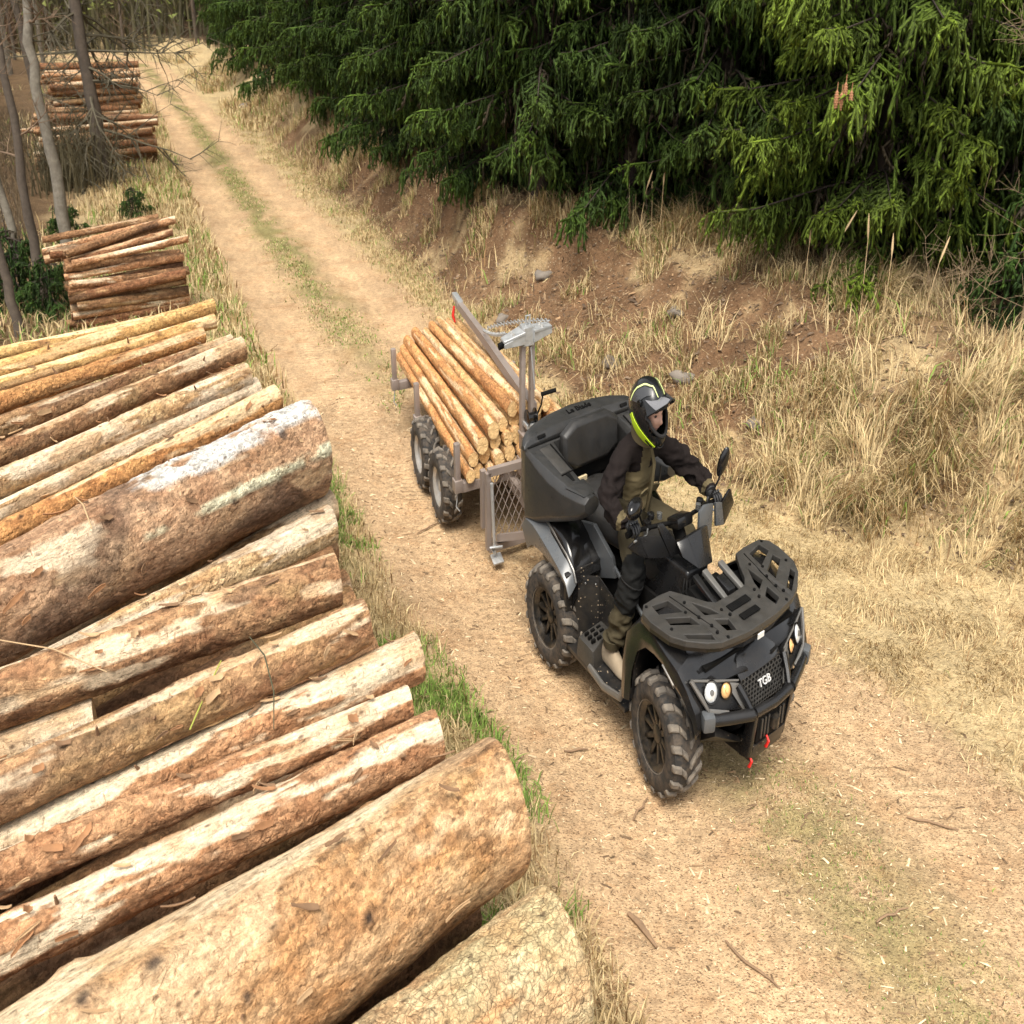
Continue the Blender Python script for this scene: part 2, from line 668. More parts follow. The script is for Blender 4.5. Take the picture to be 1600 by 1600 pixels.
def blades(name, x, y, h, col, width=.004, lean=.5, bend=.6, label=None, seed=1, lie=0.0, z=None, comb=False):
    r = np.random.default_rng(seed)
    n = len(x)
    if z is None:
        z = height(x, y)
    a = r.uniform(0, 2 * np.pi, n)
    if comb:
        fld = fbm(np.stack([x * 2.2, y * 1.5, 0 * x], 1) * 1.1, seed + 7, 3)
        a = fld * 14 + r.normal(0, .7, n)
    le = np.abs(r.normal(0, lean, n)) + lie
    dx, dy = np.cos(a) * .75, np.sin(a)
    wx, wy = -np.sin(a + r.normal(0, .6, n)), np.cos(a)
    w = width * r.uniform(.6, 1.4, n)
    P0 = np.stack([x, y, z - .01], 1)
    up = np.stack([dx * np.sin(le), dy * np.sin(le), np.cos(le)], 1)
    le2 = np.minimum(le + bend * r.uniform(.3, 1.6, n), 2.2)
    up2 = np.stack([dx * np.sin(le2), dy * np.sin(le2), np.cos(le2)], 1)
    h = h * r.uniform(.55, 1.3, n)
    P1 = P0 + up * (h * .55)[:, None]
    P2 = P1 + up2 * (h * .5)[:, None]
    P2[:, 2] = np.maximum(P2[:, 2], z + .004)
    wv = np.stack([wx, wy, np.zeros(n)], 1) * w[:, None]
    V = np.stack([P0 - wv, P0 + wv, P1 + wv * .8, P1 - wv * .8, P2], 1).reshape(-1, 3)
    o = np.arange(n)[:, None] * 5
    F = np.concatenate([o + np.array([[0, 1, 2]]), o + np.array([[0, 2, 3]]), o + np.array([[3, 2, 4]])], 1).reshape(-1, 3)
    c = np.repeat(col, 5, 0)
    me = np_mesh(name, V, F, M_blade, c)
    return prop(link(name, me), label, kind='stuff')


def straw_cols(n, seed, green=0.0):
    r = np.random.default_rng(seed)
    a = np.array([.60, .475, .265]); b = np.array([.42, .31, .155]); g = np.array([.15, .23, .045])
    t = r.uniform(0, 1, (n, 1))
    c = a * t + b * (1 - t)
    gm = (r.uniform(0, 1, (n, 1)) < (green if np.isscalar(green) else green[:, None]))
    br = np.array([.24, .145, .065])
    c = np.where(r.uniform(0, 1, (n, 1)) < .16, br, c)
    c = np.where(gm, g * r.uniform(.7, 1.5, (n, 1)), c)
    return c * r.uniform(.7, 1.3, (n, 1))


def scatter(n, x0, x1, y0, y1, f, seed):
    """n points kept with probability f(x, y)"""
    r = np.random.default_rng(seed)
    X, Y, k = [], [], 0
    for _ in range(60):
        x, y = r.uniform(x0, x1, n), r.uniform(y0, y1, n)
        s = r.uniform(0, 1, n) < f(x, y)
        X.append(x[s]); Y.append(y[s]); k += s.sum()
        if k >= n: break
    return np.concatenate(X)[:n], np.concatenate(Y)[:n]


def patchy(x, y, sc, lo, hi, seed):
    return sstep(lo, hi, fbm(np.stack([x * 1.3, y, 0 * x], 1) * sc, seed, 3))


# short dry grass on the right verge and the flat by the road
def f_verge(x, y):
    xr, xb = _at(ROAD_R, y), _at(BASE, y)
    m = sstep(-.25, .4, x - xr) * (1 - sstep(.0, .3, x - xb))
    return m * (.25 + .75 * patchy(x, y, 2.2, .38, .55, 41))


x, y = scatter(44000, -.5, 6.5, 3.2, 11, f_verge, 1)
gr = .16 * patchy(x, y, 1.1, .5, .62, 55)
blades("short_dry_grass", x, y, np.full(len(x), .10), straw_cols(len(x), 2, gr), .0026, .9, .9, "flattened short straw grass on the flat right of the road", 3, .3, None, True)
x, y = scatter(22000, -8, .5, 10, 31, lambda x, y: f_verge(x, y) * np.clip(14 / y, 0, 1), 4)
blades("short_dry_grass", x, y, np.full(len(x), .08), straw_cols(len(x), 5, .12), .004, .9, .9, "short straw grass strip at the foot of the earth bank", 6)

# long hay on the slope right of the vehicle and along the top of the bank
def f_hay(x, y):
    xb, xt = _at(BASE, y), _at(TOPE, y)
    t = (x - xb) / (xt - xb)
    near = sstep(.0, .35, t) * (1 - sstep(1.15, 1.5, t)) * (1 - sstep(7.7, 8.9, y + 0 * x))
    top = sstep(.72, 1.0, t) * (1 - sstep(1.1, 1.4, t)) * sstep(8.4, 9.2, y) * (.10 + .9 * patchy(x, y, .9, .45, .55, 62))
    top = top + .12 * sstep(.1, .4, t) * (1 - sstep(.8, 1, t)) * sstep(9, 9.6, y) * (1 - sstep(11, 13, y)) * patchy(x, y, 1.3, .5, .58, 64)
    return np.clip(near * (.3 + .7 * patchy(x, y, 1.6, .36, .52, 61)) + top, 0, 1)


x, y = scatter(44000, .2, 6.5, 5, 14.5, f_hay, 7)
tuft = fbm(np.stack([x * 2, y * 1.6, 0 * x], 1) * 3.0, 71, 2)
blades("long_dry_grass", x, y, .13 + .34 * sstep(.35, .7, tuft), straw_cols(len(x), 8, .05), .0034, .55, 1.0, "long bleached grass on the bank right of the vehicle", 9, .25, None, True)
x, y = scatter(9000, -12, 1.2, 12.5, 42, lambda x, y: .5 * f_hay(x, y) + (.06 + .6 * sstep(19, 24, y)) * sstep(.0, .3, (x - _at(BASE, y)) / 1) * (1 - sstep(.4, 1.2, (x - _at(TOPE, y)) / 1)) * patchy(x, y, .7, .45, .6, 66), 10)
blades("long_dry_grass", x, y, np.full(len(x), .27), straw_cols(len(x), 11, .1), .006, .5, .7, "dry grass tufts hanging over the far earth bank", 12)
x, y = scatter(6000, -14, -4, 27, 47, lambda x, y: sstep(.1, .4, x - _at(ROAD_R, y)) * (1 - sstep(1.5, 3, x - _at(BASE, y))) * patchy(x, y, .5, .4, .6, 67), 57)
blades("long_dry_grass", x, y, np.full(len(x), .26), straw_cols(len(x), 58, .1), .011, .6, .8, "pale dry grass slope right of the far road", 59)
# sparse tufts on the bare bank
x, y = scatter(16000, -5, 4, 7, 24, lambda x, y: sstep(0, .1, (x - _at(BASE, y))) * (1 - sstep(.0, .3, x - _at(TOPE, y))) * patchy(x, y, 2.1, .52, .6, 63), 13)
blades("bank_grass", x, y, np.full(len(x), .2), straw_cols(len(x), 14, .12), .0045, .6, .8, "thin straw tufts growing on the bare bank", 15)

# left verge between the log piles and the road
def f_left(x, y):
    d = _at(ROAD_L, y) - x
    return sstep(-.16, .04, d) * (1 - sstep(.55 + .02 * y, 1.1 + .05 * y, d)) * (.35 + .65 * patchy(x, y, 1.8, .4, .55, 81))


x, y = scatter(34000, -2.5, .9, 2.4, 10, f_left, 16)
gr = .85 * patchy(x, y, 1.5, .42, .52, 82)
blades("verge_grass", x, y, np.full(len(x), .12), straw_cols(len(x), 17, gr), .003, .7, .8, "grass strip with green patches between the log pile and the road", 18)
x, y = scatter(18000, -13, -1.2, 9, 34, lambda x, y: f_left(x, y) * np.clip(13 / y, .2, 1), 19)
gr = .3 * patchy(x, y, 1.2, .5, .6, 83)
blades("verge_grass", x, y, np.full(len(x), .2), straw_cols(len(x), 20, gr), .007, .6, .7, "dry grass strip beside the middle and far log piles", 21)
# wood floor on the left
x, y = scatter(20000, -16, -3, 10, 36, lambda x, y: sstep(.8, 1.6, _at(ROAD_L, y) - x) * patchy(x, y, .6, .4, .6, 85) * np.clip(14 / y, 0, 1), 22)
blades("wood_floor_grass", x, y, np.full(len(x), .26), straw_cols(len(x), 23, .2), .008, .7, .8, "tangled dead grass on the floor of the bare wood", 24)
# middle strip of the road
def f_mid(x, y):
    xl, xr = _at(ROAD_L, y), _at(ROAD_R, y)
    r = (x - xl) / (xr - xl)
    return np.exp(-((r - .5) / .11) ** 2) * patchy(x, y, 1.6, .36, .66, 91)


x, y = scatter(5000, .2, 2.4, 2.6, 6.2, f_mid, 25)
blades("road_middle_grass", x, y, np.full(len(x), .035), straw_cols(len(x), 26, .25), .002, .9, .8, "low green and brown grass between the wheel tracks in front of the vehicle", 27)
x, y = scatter(12000, -11, -1, 9.5, 32, lambda x, y: f_mid(x, y) * np.clip(12 / y, 0, 1), 28)
blades("road_middle_grass", x, y, np.full(len(x), .04), straw_cols(len(x), 29, .45), .005, .8, .6, "low green grass strip along the middle of the far road", 30)

# ------------------------------------------------------------------ litter: chips, crumbs
M_chip = m_attr("wood_chip", .85, 40, .75, 1.25)


def crumbs(name, x, y, s, cols, label, seed, lift=.3, long=3.0):
    r = np.random.default_rng(seed)
    n = len(x)
    z = height(x, y)
    a = r.uniform(0, np.pi, n)
    L = s * r.uniform(.5, 1.6, n) * r.uniform(1, long, n)
    w = s * r.uniform(.35, .8, n)
    hgt = s * r.uniform(.2, .6, n)
    d = np.stack([np.cos(a), np.sin(a), r.normal(0, lift, n) * .5], 1) * (L / 2)[:, None]
    e = np.stack([-np.sin(a), np.cos(a), r.normal(0, .2, n)], 1) * (w / 2)[:, None]
    c = np.stack([x, y, z + .003], 1)
    V = np.stack([c - d - e, c - d * .9 + e, c + d + e * .7, c + d * .8 - e, c + d * r.uniform(-.5, .5, n)[:, None] + np.stack([0 * x, 0 * x, hgt], 1)], 1).reshape(-1, 3)
    o = np.arange(n)[:, None] * 5
    F = np.concatenate([o + np.array([[i, j, 4]]) for i, j in ((0, 3), (3, 2), (2, 1), (1, 0))], 1).reshape(-1, 3)
    me = np_mesh(name, V, F, M_chip, np.repeat(cols, 5, 0))
    return prop(link(name, me), label, kind='stuff')


def f_road(x, y):
    r = (x - _at(ROAD_L, y)) / (_at(ROAD_R, y) - _at(ROAD_L, y))
    return sstep(-.15, .1, r) * (1 - sstep(.9, 1.2, r))


x, y = scatter(13000, -1.8, 3.4, 2.3, 10, f_road, 31)
k = rng.uniform(0, 1, (len(x), 1))
cc = np.where(k < .3, np.array([[.62, .48, .30]]), np.where(k < .75, np.array([[.30, .19, .10]]), np.array([[.14, .09, .05]]))) * rng.uniform(.75, 1.25, (len(x), 1))
crumbs("wood_chips", x, y, .0075 * (1 + 1.2 * (rng.uniform(0, 1, len(x)) > .9)), cc, "bark crumbs and wood chips strewn over the near road", 32)
x, y = scatter(5200, -4.5, 4.2, 6.5, 20, lambda x, y: sstep(0, .15, (x - _at(BASE, y))) * (1 - sstep(.1, .5, x - _at(TOPE, y))), 33)
k = rng.uniform(0, 1, (len(x), 1))
cc = np.where(k < .5, np.array([[.10, .065, .04]]), np.where(k < .8, np.array([[.27, .17, .09]]), np.array([[.17, .12, .08]]))) * rng.uniform(.7, 1.3, (len(x), 1))
crumbs("earth_clods", x, y, .016 + .03 * rng.uniform(0, 1, len(x)) ** 2, cc, "dark clods and root bits on the bare bank", 34, .5, 1.6)

x, y = scatter(2200, -4.5, 4.2, 6.8, 20, lambda x, y: sstep(0, .15, (x - _at(BASE, y))) * (1 - sstep(.1, .5, x - _at(TOPE, y))), 36)
k = rng.uniform(0, 1, (len(x), 1))
cc = np.where(k < .6, np.array([[.08, .05, .03]]), np.array([[.33, .23, .13]])) * rng.uniform(.7, 1.3, (len(x), 1))
crumbs("twig_litter", x, y, np.full(len(x), .014), cc, "thin dead twigs and roots littering the bare bank", 37, .8, 11.0)

M_stick = m_plain("dry_stick", (.22, .14, .08), .9, 0, .4, 30)
for (x0, y0, ln, an, lab) in ((.72, 5.62, .26, .5, "thin dry stick lying on the road left of the front wheel"),
                              (.33, 4.75, .16, .2, "short brown bark sliver on the road beside the pile"),
                              (.98, 3.35, .34, -.8, "pale split branch lying in the near left wheel track"),
                              (.62, 4.3, .2, .9, "short twig on the road beyond the big butt log"),
                              (-.05, 7.0, .3, .25, "thin stick lying on the road left of the rear wheel"),
                              (.33, 6.35, .28, -.6, "thin dark twig lying across the left wheel track by the trailer"),
                              (1.62, 3.6, .22, .4, "small twig in the right wheel track near the bottom edge"),
                              (2.0, 4.2, .3, -.3, "bent twig on the right half of the road"),
                              (-.6, 7.3, .26, .8, "straw coloured stick on the road before the trailer wheels")):
    pts = []
    for i in range(6):
        t = i / 5 - .5
        px, py = x0 + math.cos(an) * t * ln * .8, y0 + math.sin(an) * t * ln
        pts.append((px + random.uniform(-.008, .008), py + random.uniform(-.008, .008), ground_z(px, py) + .012 + random.uniform(0, .008)))
    prop(MB().tube(pts, [.0045, .006, .0065, .006, .005, .003], 6).build("stick", M_stick), lab, "stick", "sticks lying on the road")

# ------------------------------------------------------------------ stones on the bank
M_stone = m_plain("field_stone", (.17, .145, .12), .9, 0, .35, 14, .5, 60)
for (x0, y0, s, lab) in ((1.55, 10.6, .11, "grey flat stone high on the bank behind the rider"), (1.5, 9.4, .10, "small grey stone in the bare bank right of the crane"),
                         (.95, 10.4, .12, "pale stone on the bank above the trailer crane"), (.35, 12.6, .11, "dark stone below the spruce branches on the bank"),
                         (-.1, 12.1, .09, "small brown stone at the foot of the far bank"), (-6.9, 31.0, .17, "pale round stone on the far grassy bank"),
                         (1.95, 8.5, .08, "small stone at the foot of the bank beside the mirror")):
    b = MB().ball((0, 0, 0), (s, s * .8, s * .55), 12, 8)
    pts = np.array([tuple(q) for q in b.v])
    nn = vnoise(pts / s * 1.9 + 7.3 * s * 100, 5) * .9 + .55
    b.v = [Vector(q) * float(k) for q, k in zip(pts, nn)]
    o = b.build("stone", M_stone, sharp=60)
    o.location = (x0, y0, ground_z(x0, y0) + s * .2)
    o.rotation_euler = (0, .2, random.uniform(0, 6))
    prop(o, lab, "stone", "stones on the earth bank")
prop(MB().tube([(.50, 3.62, ground_z(.50, 3.62) + .012), (.54, 3.56, ground_z(.54, 3.56) + .02), (.60, 3.44, ground_z(.6, 3.44) + .012)], [.010, .016, .006], 6).build("bark_strip", M_stick), "broad brown bark strip lying in the near left wheel track", "bark")
# ================================================================== logs
def bark_material(name, bump=.6, fine=55, rough=.85, plates=False):
    t = NT(name)
    oi = t.n("ObjectInfo")
    c0 = t.n("Attribute", attribute_name="bc").outputs['Vector']
    sh = t.n("VectorMath", operation='ADD')
    t.k(c0, sh.inputs[0])
    cx = t.n("CombineXYZ")
    t.k(t.math('MULTIPLY', oi.outputs['Random'], 37.0), cx.inputs[0])
    t.k(cx.outputs[0], sh.inputs[1])
    c = t.mapping(sh.outputs[0], (.55, 1, 1))
    n = t.noise(c, fine, 6, .7)
    n2 = t.noise(c, fine * .22, 5, .65, .6)
    col = t.mix(1.0, t.attr("col"), t.ramp(n, (.28, .42), (.5, 1.0), (.75, 1.5)), 'MULTIPLY')
    col = t.mix(t.ramp(n2, (.52, 0), (.72, .45)), col, t.mix(1.0, col, (.55, .42, .33), 'MULTIPLY'))
    v = t.n("TexVoronoi", feature='F1')
    t.k(c, v.inputs['Vector'])
    v.inputs['Scale'].default_value = fine * .5
    sc = t.n("SeparateColor")
    t.k(v.outputs['Color'], sc.inputs[0])
    speck = t.math('MULTIPLY', t.ramp(v.outputs['Distance'], (.1, 1), (.3, 0)), t.ramp(sc.outputs[0], (.74, 0), (.8, .8)))
    col = t.mix(speck, col, (.10, .055, .03))
    n4 = t.noise(t.mapping(sh.outputs[0], (.35, 1, 1)), fine * .16, 5, .6, .8)
    peel = t.n("Attribute", attribute_name="peel").outputs['Fac']
    bark = t.math('SUBTRACT', 1.0, peel)
    # lengthwise fibres on bare wood, small flakes on bark
    fb = t.noise(t.mapping(sh.outputs[0], (.07, 1, 1)), fine * 1.5, 4, .65)
    col = t.mix(peel, col, t.mix(1.0, col, t.ramp(fb, (.3, .66), (.55, 1.0), (.75, 1.2)), 'MULTIPLY'))
    wn0 = t.n("TexNoise")
    t.k(c0, wn0.inputs['Vector'])
    wn0.inputs['Scale'].default_value = 38
    ws0 = t.n("VectorMath", operation='SCALE')
    t.k(wn0.outputs['Color'], ws0.inputs[0])
    ws0.inputs['Scale'].default_value = .035
    wv0 = t.n("VectorMath", operation='ADD')
    t.k(t.mapping(c0, (.7, 1, 1)), wv0.inputs[0])
    t.k(ws0.outputs[0], wv0.inputs[1])
    fc = t.n("TexVoronoi", feature='F1')
    t.k(wv0.outputs[0], fc.inputs['Vector'])
    fc.inputs['Scale'].default_value = fine * .85
    fcs = t.n("SeparateColor")
    t.k(fc.outputs['Color'], fcs.inputs[0])
    col = t.mix(bark, col, t.mix(1.0, col, t.ramp(fcs.outputs[0], (0, .70), (.5, 1.0), (1, 1.28)), 'MULTIPLY'))
    flk = t.math('MULTIPLY', t.math('MULTIPLY', bark, fcs.outputs[1]), t.ramp(fc.outputs['Distance'], (.2, 1), (.75, .2)))
    crack = t.ramp(t.math('ABSOLUTE', t.math('SUBTRACT', n4, .5)), (.0, .40), (.014, 0.0))
    brk = t.ramp(t.noise(c, fine * .5, 3, .6), (.45, 0), (.6, 1))
    crack = t.math('MULTIPLY', crack, brk)
    col = t.mix(crack, col, t.mix(1.0, col, (.30, .20, .14), 'MULTIPLY'))
    n6 = t.noise(t.mapping(sh.outputs[0], (3.2, .8, .8)), fine * .42, 3, .6)
    nick = t.math('MULTIPLY', t.ramp(n6, (.60, 0), (.66, .6)), brk)
    col = t.mix(nick, col, t.mix(1.0, col, (.36, .22, .14), 'MULTIPLY'))
    n5 = t.noise(sh.outputs[0], fine * 4.5, 3, .6)
    col = t.mix(1.0, col, t.ramp(n5, (.3, .72), (.7, 1.22)), 'MULTIPLY')
    if plates:
        vc = t.mapping(c0, (.8, 1, 1))
        wob = t.n("VectorMath", operation='ADD')
        t.k(vc, wob.inputs[0])
        wn = t.n("TexNoise")
        t.k(vc, wn.inputs['Vector'])
        wn.inputs['Scale'].default_value = 22
        ws = t.n("VectorMath", operation='SCALE')
        t.k(wn.outputs['Color'], ws.inputs[0])
        ws.inputs['Scale'].default_value = .040
        t.k(ws.outputs[0], wob.inputs[1])
        ed = t.voronoi(wob.outputs[0], 36, 'DISTANCE_TO_EDGE')
        cell = t.n("TexVoronoi", feature='F1')
        t.k(wob.outputs[0], cell.inputs['Vector'])
        cell.inputs['Scale'].default_value = 36
        cs = t.n("SeparateColor")
        t.k(cell.outputs['Color'], cs.inputs[0])
        col = t.mix(1.0, col, t.ramp(cs.outputs[0], (0, .92), (1, 1.07)), 'MULTIPLY')
        em = t.math('MULTIPLY', t.ramp(ed, (.0, .38), (.04, 0)), t.ramp(t.noise(c0, 9, 3, .6), (.38, .15), (.6, 1)))
        col = t.mix(em, col, (.24, .15, .08))
        ph = t.math('MULTIPLY', t.ramp(ed, (0, 0), (.09, 1)), t.math('ADD', .6, cs.outputs[1]))
    t.base(col)
    t.rough(rough)
    t.b.inputs['Specular IOR Level'].default_value = .25
    h = t.math('SUBTRACT', t.math('ADD', t.math('ADD', t.math('ADD', n, t.math('ADD', t.math('MULTIPLY', flk, .9), t.math('MULTIPLY', t.math('MULTIPLY', fb, peel), .5))), t.math('MULTIPLY', n5, .25)), t.math('MULTIPLY', n2, .8)), t.math('ADD', crack, t.math('MULTIPLY', nick, .5)))
    if plates:
        h = t.math('ADD', h, ph)
    t.bump(h, bump, .016)
    return t.m


M_scaly = bark_material("scaly_bark", .7, 60, .9, True)
M_bark = bark_material("log_bark", .85)
M_barks = bark_material("thin_log_bark", .4, 80)


def wood_end_material():
    t = NT("sawn_wood")
    c = t.coord()
    col = t.mix(1.0, t.attr("col"), t.ramp(t.noise(c, 70, 5, .7), (.3, .72), (.7, 1.2)), 'MULTIPLY')
    t.base(col)
    t.rough(.8)
    t.b.inputs['Specular IOR Level'].default_value = .2
    t.bump(t.noise(c, 140, 3, .6), .3, .004)
    return t.m


M_sawn = wood_end_material()
c3 = lambda *c: np.array(c)[None, :]
# bark a, bark b, peel threshold, top bias, mould, stain, scale
KIND = dict(
    flaky=dict(a=(0.580, 0.466, 0.271), b=(0.520, 0.339, 0.178), peel=.66, bias=-.02, pc=(0.600, 0.349, 0.169), stain=.1, scale=.6, moss=.22),
    butt=dict(a=(0.620, 0.398, 0.211), b=(0.480, 0.257, 0.112), peel=.60, bias=.16, pc=(0.840, 0.660, 0.429), stain=.25, scale=.3, moss=.12),
    red=dict(a=(0.580, 0.330, 0.173), b=(0.410, 0.199, 0.094), peel=.60, bias=.14, pc=(0.880, 0.718, 0.499), stain=.12, scale=.5, moss=.08),
    orange=dict(a=(0.620, 0.325, 0.126), b=(0.460, 0.213, 0.080), peel=.62, bias=.08, pc=(0.800, 0.582, 0.339), stain=.1, scale=.3, moss=.05),
    brown=dict(a=(0.450, 0.267, 0.136), b=(0.290, 0.150, 0.075), peel=.61, bias=.08, pc=(0.780, 0.601, 0.399), stain=.4, scale=.6, moss=.22),
    mould=dict(a=(.54, .345, .205), b=(.36, .205, .115), peel=.64, bias=.06, pc=(.70, .55, .38), stain=.5, scale=.7, moss=.1, mould=1),
    pale=dict(a=(0.700, 0.514, 0.300), b=(0.500, 0.310, 0.150), peel=.50, bias=.1, pc=(0.840, 0.679, 0.479), stain=.35, scale=.3, moss=.15),
    yellow=dict(a=(0.640, 0.417, 0.173), b=(0.520, 0.301, 0.108), peel=.60, bias=.12, pc=(0.800, 0.592, 0.329), stain=.12, scale=.15, moss=.05),
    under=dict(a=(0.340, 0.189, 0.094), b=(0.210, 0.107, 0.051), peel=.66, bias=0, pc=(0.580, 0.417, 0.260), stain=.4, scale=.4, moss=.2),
    far=dict(a=(0.330, 0.165, 0.080), b=(0.220, 0.097, 0.047), peel=.62, bias=.02, pc=(0.600, 0.407, 0.239), stain=.4, scale=.3, moss=.15),
    load=dict(a=(0.640, 0.407, 0.187), b=(0.490, 0.272, 0.108), peel=.56, bias=.06, pc=(0.760, 0.543, 0.319), stain=.1, scale=.15, moss=0),
)


def log_arrays(L, ra, rb, kind, seed, nx, na, knots=5, flare=0.0):
    """bark surface in local coords: x from 0 (end A) to L (end B)"""
    k = KIND[kind]
    r = np.random.default_rng(seed)
    t = np.linspace(0, 1, nx)
    X = t * L
    th = np.linspace(0, 2 * np.pi, na, endpoint=False)
    XX, TT = np.meshgrid(X, th, indexing='ij')
    rad = ra + (rb - ra) * (XX / L)
    if flare:
        rad = rad * (1 + flare * np.exp(-XX / .25))
    rm = .5 * (ra + rb)
    pc = np.stack([XX.ravel(), rm * np.cos(TT).ravel(), rm * np.sin(TT).ravel()], 1)
    so = pc + r.uniform(0, 50, 3)
    iso = lambda fx, fr, sd, o=4: (fbm(so * np.array([fx, fr, fr]), sd + seed, o)).reshape(XX.shape)
    shape = iso(1.1, 1.6 / max(rm, .05) * .5, 1, 2) - .5
    up = np.sin(TT)                                   # the top of the log
    bark = iso(5, 9 if rm > .15 else 14, 2, 5)
    fine = iso(14, 30, 3, 4)
    pl = iso(1.6, 4.5 / max(rm, .06) * .28, 4, 5) + k['bias'] * up
    pm = sstep(k['peel'] - .02, k['peel'] + .02, pl)
    if kind == 'butt':
        stripe = np.exp(-((TT - 1.95 - .25 * shape) / .30) ** 2)
        pm = np.maximum(pm * .35, sstep(.44, .54, stripe + .7 * (bark - .5)) * sstep(.12, .55, XX))
    st = sstep(.56, .68, iso(2.2, 3.0 / max(rm, .06) * .3, 5, 5)) * k['stain']
    rough = (bark - .5) * .030 * k['scale'] + (fine - .5) * .016 * (.4 + k['scale'])
    d = rm * .16 * shape + rough * (1 - pm) - .006 * pm * (.5 + k['scale'])
    A, B = c3(*k['a']), c3(*k['b'])
    m = sstep(.35, .65, .6 * bark + .4 * fine).ravel()[:, None]
    col = A * m + B * (1 - m)
    col = col * (.8 + .4 * iso(.7, 2.0, 6, 3).ravel()[:, None])
    if k['moss']:
        mo = sstep(.52, .7, iso(2.6, 4, 7, 4)).ravel()[:, None] * k['moss']
        col = col * (1 - mo) + c3(.22, .22, .08) * mo
    pmv = pm.ravel()[:, None]
    pcol = c3(*k['pc']) * (.75 + .5 * iso(1.2, 16, 8, 4).ravel()[:, None])
    og = sstep(.5, .66, iso(3, 6, 12, 3)).ravel()[:, None] * .55
    pcol = pcol * (1 - og) + c3(.50, .27, .10) * og
    col = col * (1 - pmv) + pcol * pmv
    # torn bark lip around peeled patches
    lip = (np.exp(-((pl - k['peel'] + .028) / .016) ** 2)).ravel()[:, None] * .55
    col = col * (1 - lip) + c3(.22, .11, .05) * lip
    d = d + .004 * lip.reshape(XX.shape)
    stv = st.ravel()[:, None]
    col = col * (1 - stv) + c3(.07, .05, .042) * stv
    if k.get('mould'):
        band = np.exp(-((TT - 1.65) / .85) ** 2) + .85 * np.exp(-((TT - .28 - .06 * XX) / .20) ** 2)
        mm = sstep(.38, .50, band * (-.25 + 1.75 * (.55 * iso(1.3, 13, 9, 5) + .45 * iso(7, 12, 11, 4))) * (1 - sstep(1.0, 1.9, XX)))
        mv = mm.ravel()[:, None]
        mc = c3(.74, .72, .66) * (.66 + .45 * iso(9, 22, 10, 3).ravel()[:, None])
        yl = sstep(.7, .4, TT).ravel()[:, None] * .6
        mc = mc * (1 - yl) + c3(.62, .57, .30) * yl
        col = col * (1 - mv) + mc * mv
        d = d + .012 * mm * (.4 + bark)
    if kind == 'yellow' or kind == 'load':
        kn = vnoise(so * np.array([16, 26, 26]), 91 + seed).reshape(XX.shape)
        q = (sstep(.80, .88, kn)).ravel()[:, None] * .75
        col = col * (1 - q) + c3(.26, .13, .06) * q
    if kind == 'flaky':                               # scale bark: plates with raised rims
        cx, cy = XX * 26, TT * rm * 30
        cell = np.stack([np.floor(cx + .5 * np.floor(cy)), np.floor(cy), 0 * cx], -1).reshape(-1, 3)
        best = np.full(len(cell), 9.0)
        sec = np.full(len(cell), 9.0)
        bid = np.zeros(len(cell))
        q2 = np.stack([cx.ravel(), cy.ravel()], 1)
        for ax in (-1, 0, 1):
            for ay in (-1, 0, 1):
                ci = np.floor(q2).astype(np.int64) + np.array([ax, ay])
                jx = ci[:, 0] + _hash(ci[:, 0], ci[:, 1], 0 * ci[:, 0], 5)
                jy = ci[:, 1] + _hash(ci[:, 0], ci[:, 1], 0 * ci[:, 0], 6)
                dd = np.hypot(q2[:, 0] - jx, q2[:, 1] - jy)
                idv = _hash(ci[:, 0], ci[:, 1], 0 * ci[:, 0], 7)
                nb = dd < best
                sec = np.where(nb, best, np.minimum(sec, dd))
                bid = np.where(nb, idv, bid)
                best = np.minimum(best, dd)
        edge = sec - best
        crack = (1 - sstep(.05, .16, edge))[:, None]
        d = d + ((bid - .5) * .002).reshape(XX.shape)
    for _ in range(knots):
        kx, kt = r.uniform(.05, .95) * L, r.uniform(.2, 2.9)
        dx = (XX - kx)
        dt = (np.mod(TT - kt + np.pi, 2 * np.pi) - np.pi) * rm
        rr = np.sqrt((dx * .8) ** 2 + dt ** 2)
        s = min(rm, .16) * r.uniform(.10, .2)
        g = np.exp(-(rr / (s * 1.7)) ** 2)
        core = np.exp(-(rr / (s * .8)) ** 6).ravel()[:, None] * .9
        d = d + g * rm * .10 - core.reshape(XX.shape) * rm * .05
        ringk = np.exp(-((rr - s * 1.25) / (s * .3)) ** 2).ravel()[:, None] * .45
        col = col * (1 - ringk) + c3(.26, .14, .07) * ringk
        col = col * (1 - core) + c3(.055, .038, .03) * core
    # ragged sawn edge
    R = rad + d
    R[0] *= .985
    V = np.stack([XX.ravel(), (R * np.cos(TT)).ravel(), (R * np.sin(TT)).ravel()], 1)
    i = np.arange(nx - 1)[:, None] * na
    j = np.arange(na)[None, :]
    F = np.stack([(i + j).ravel(), (i + (j + 1) % na).ravel(), (i + na + (j + 1) % na).ravel(), (i + na + j).ravel()], 1)
    return V, F, np.clip(col, .01, .92), R, pm.ravel()


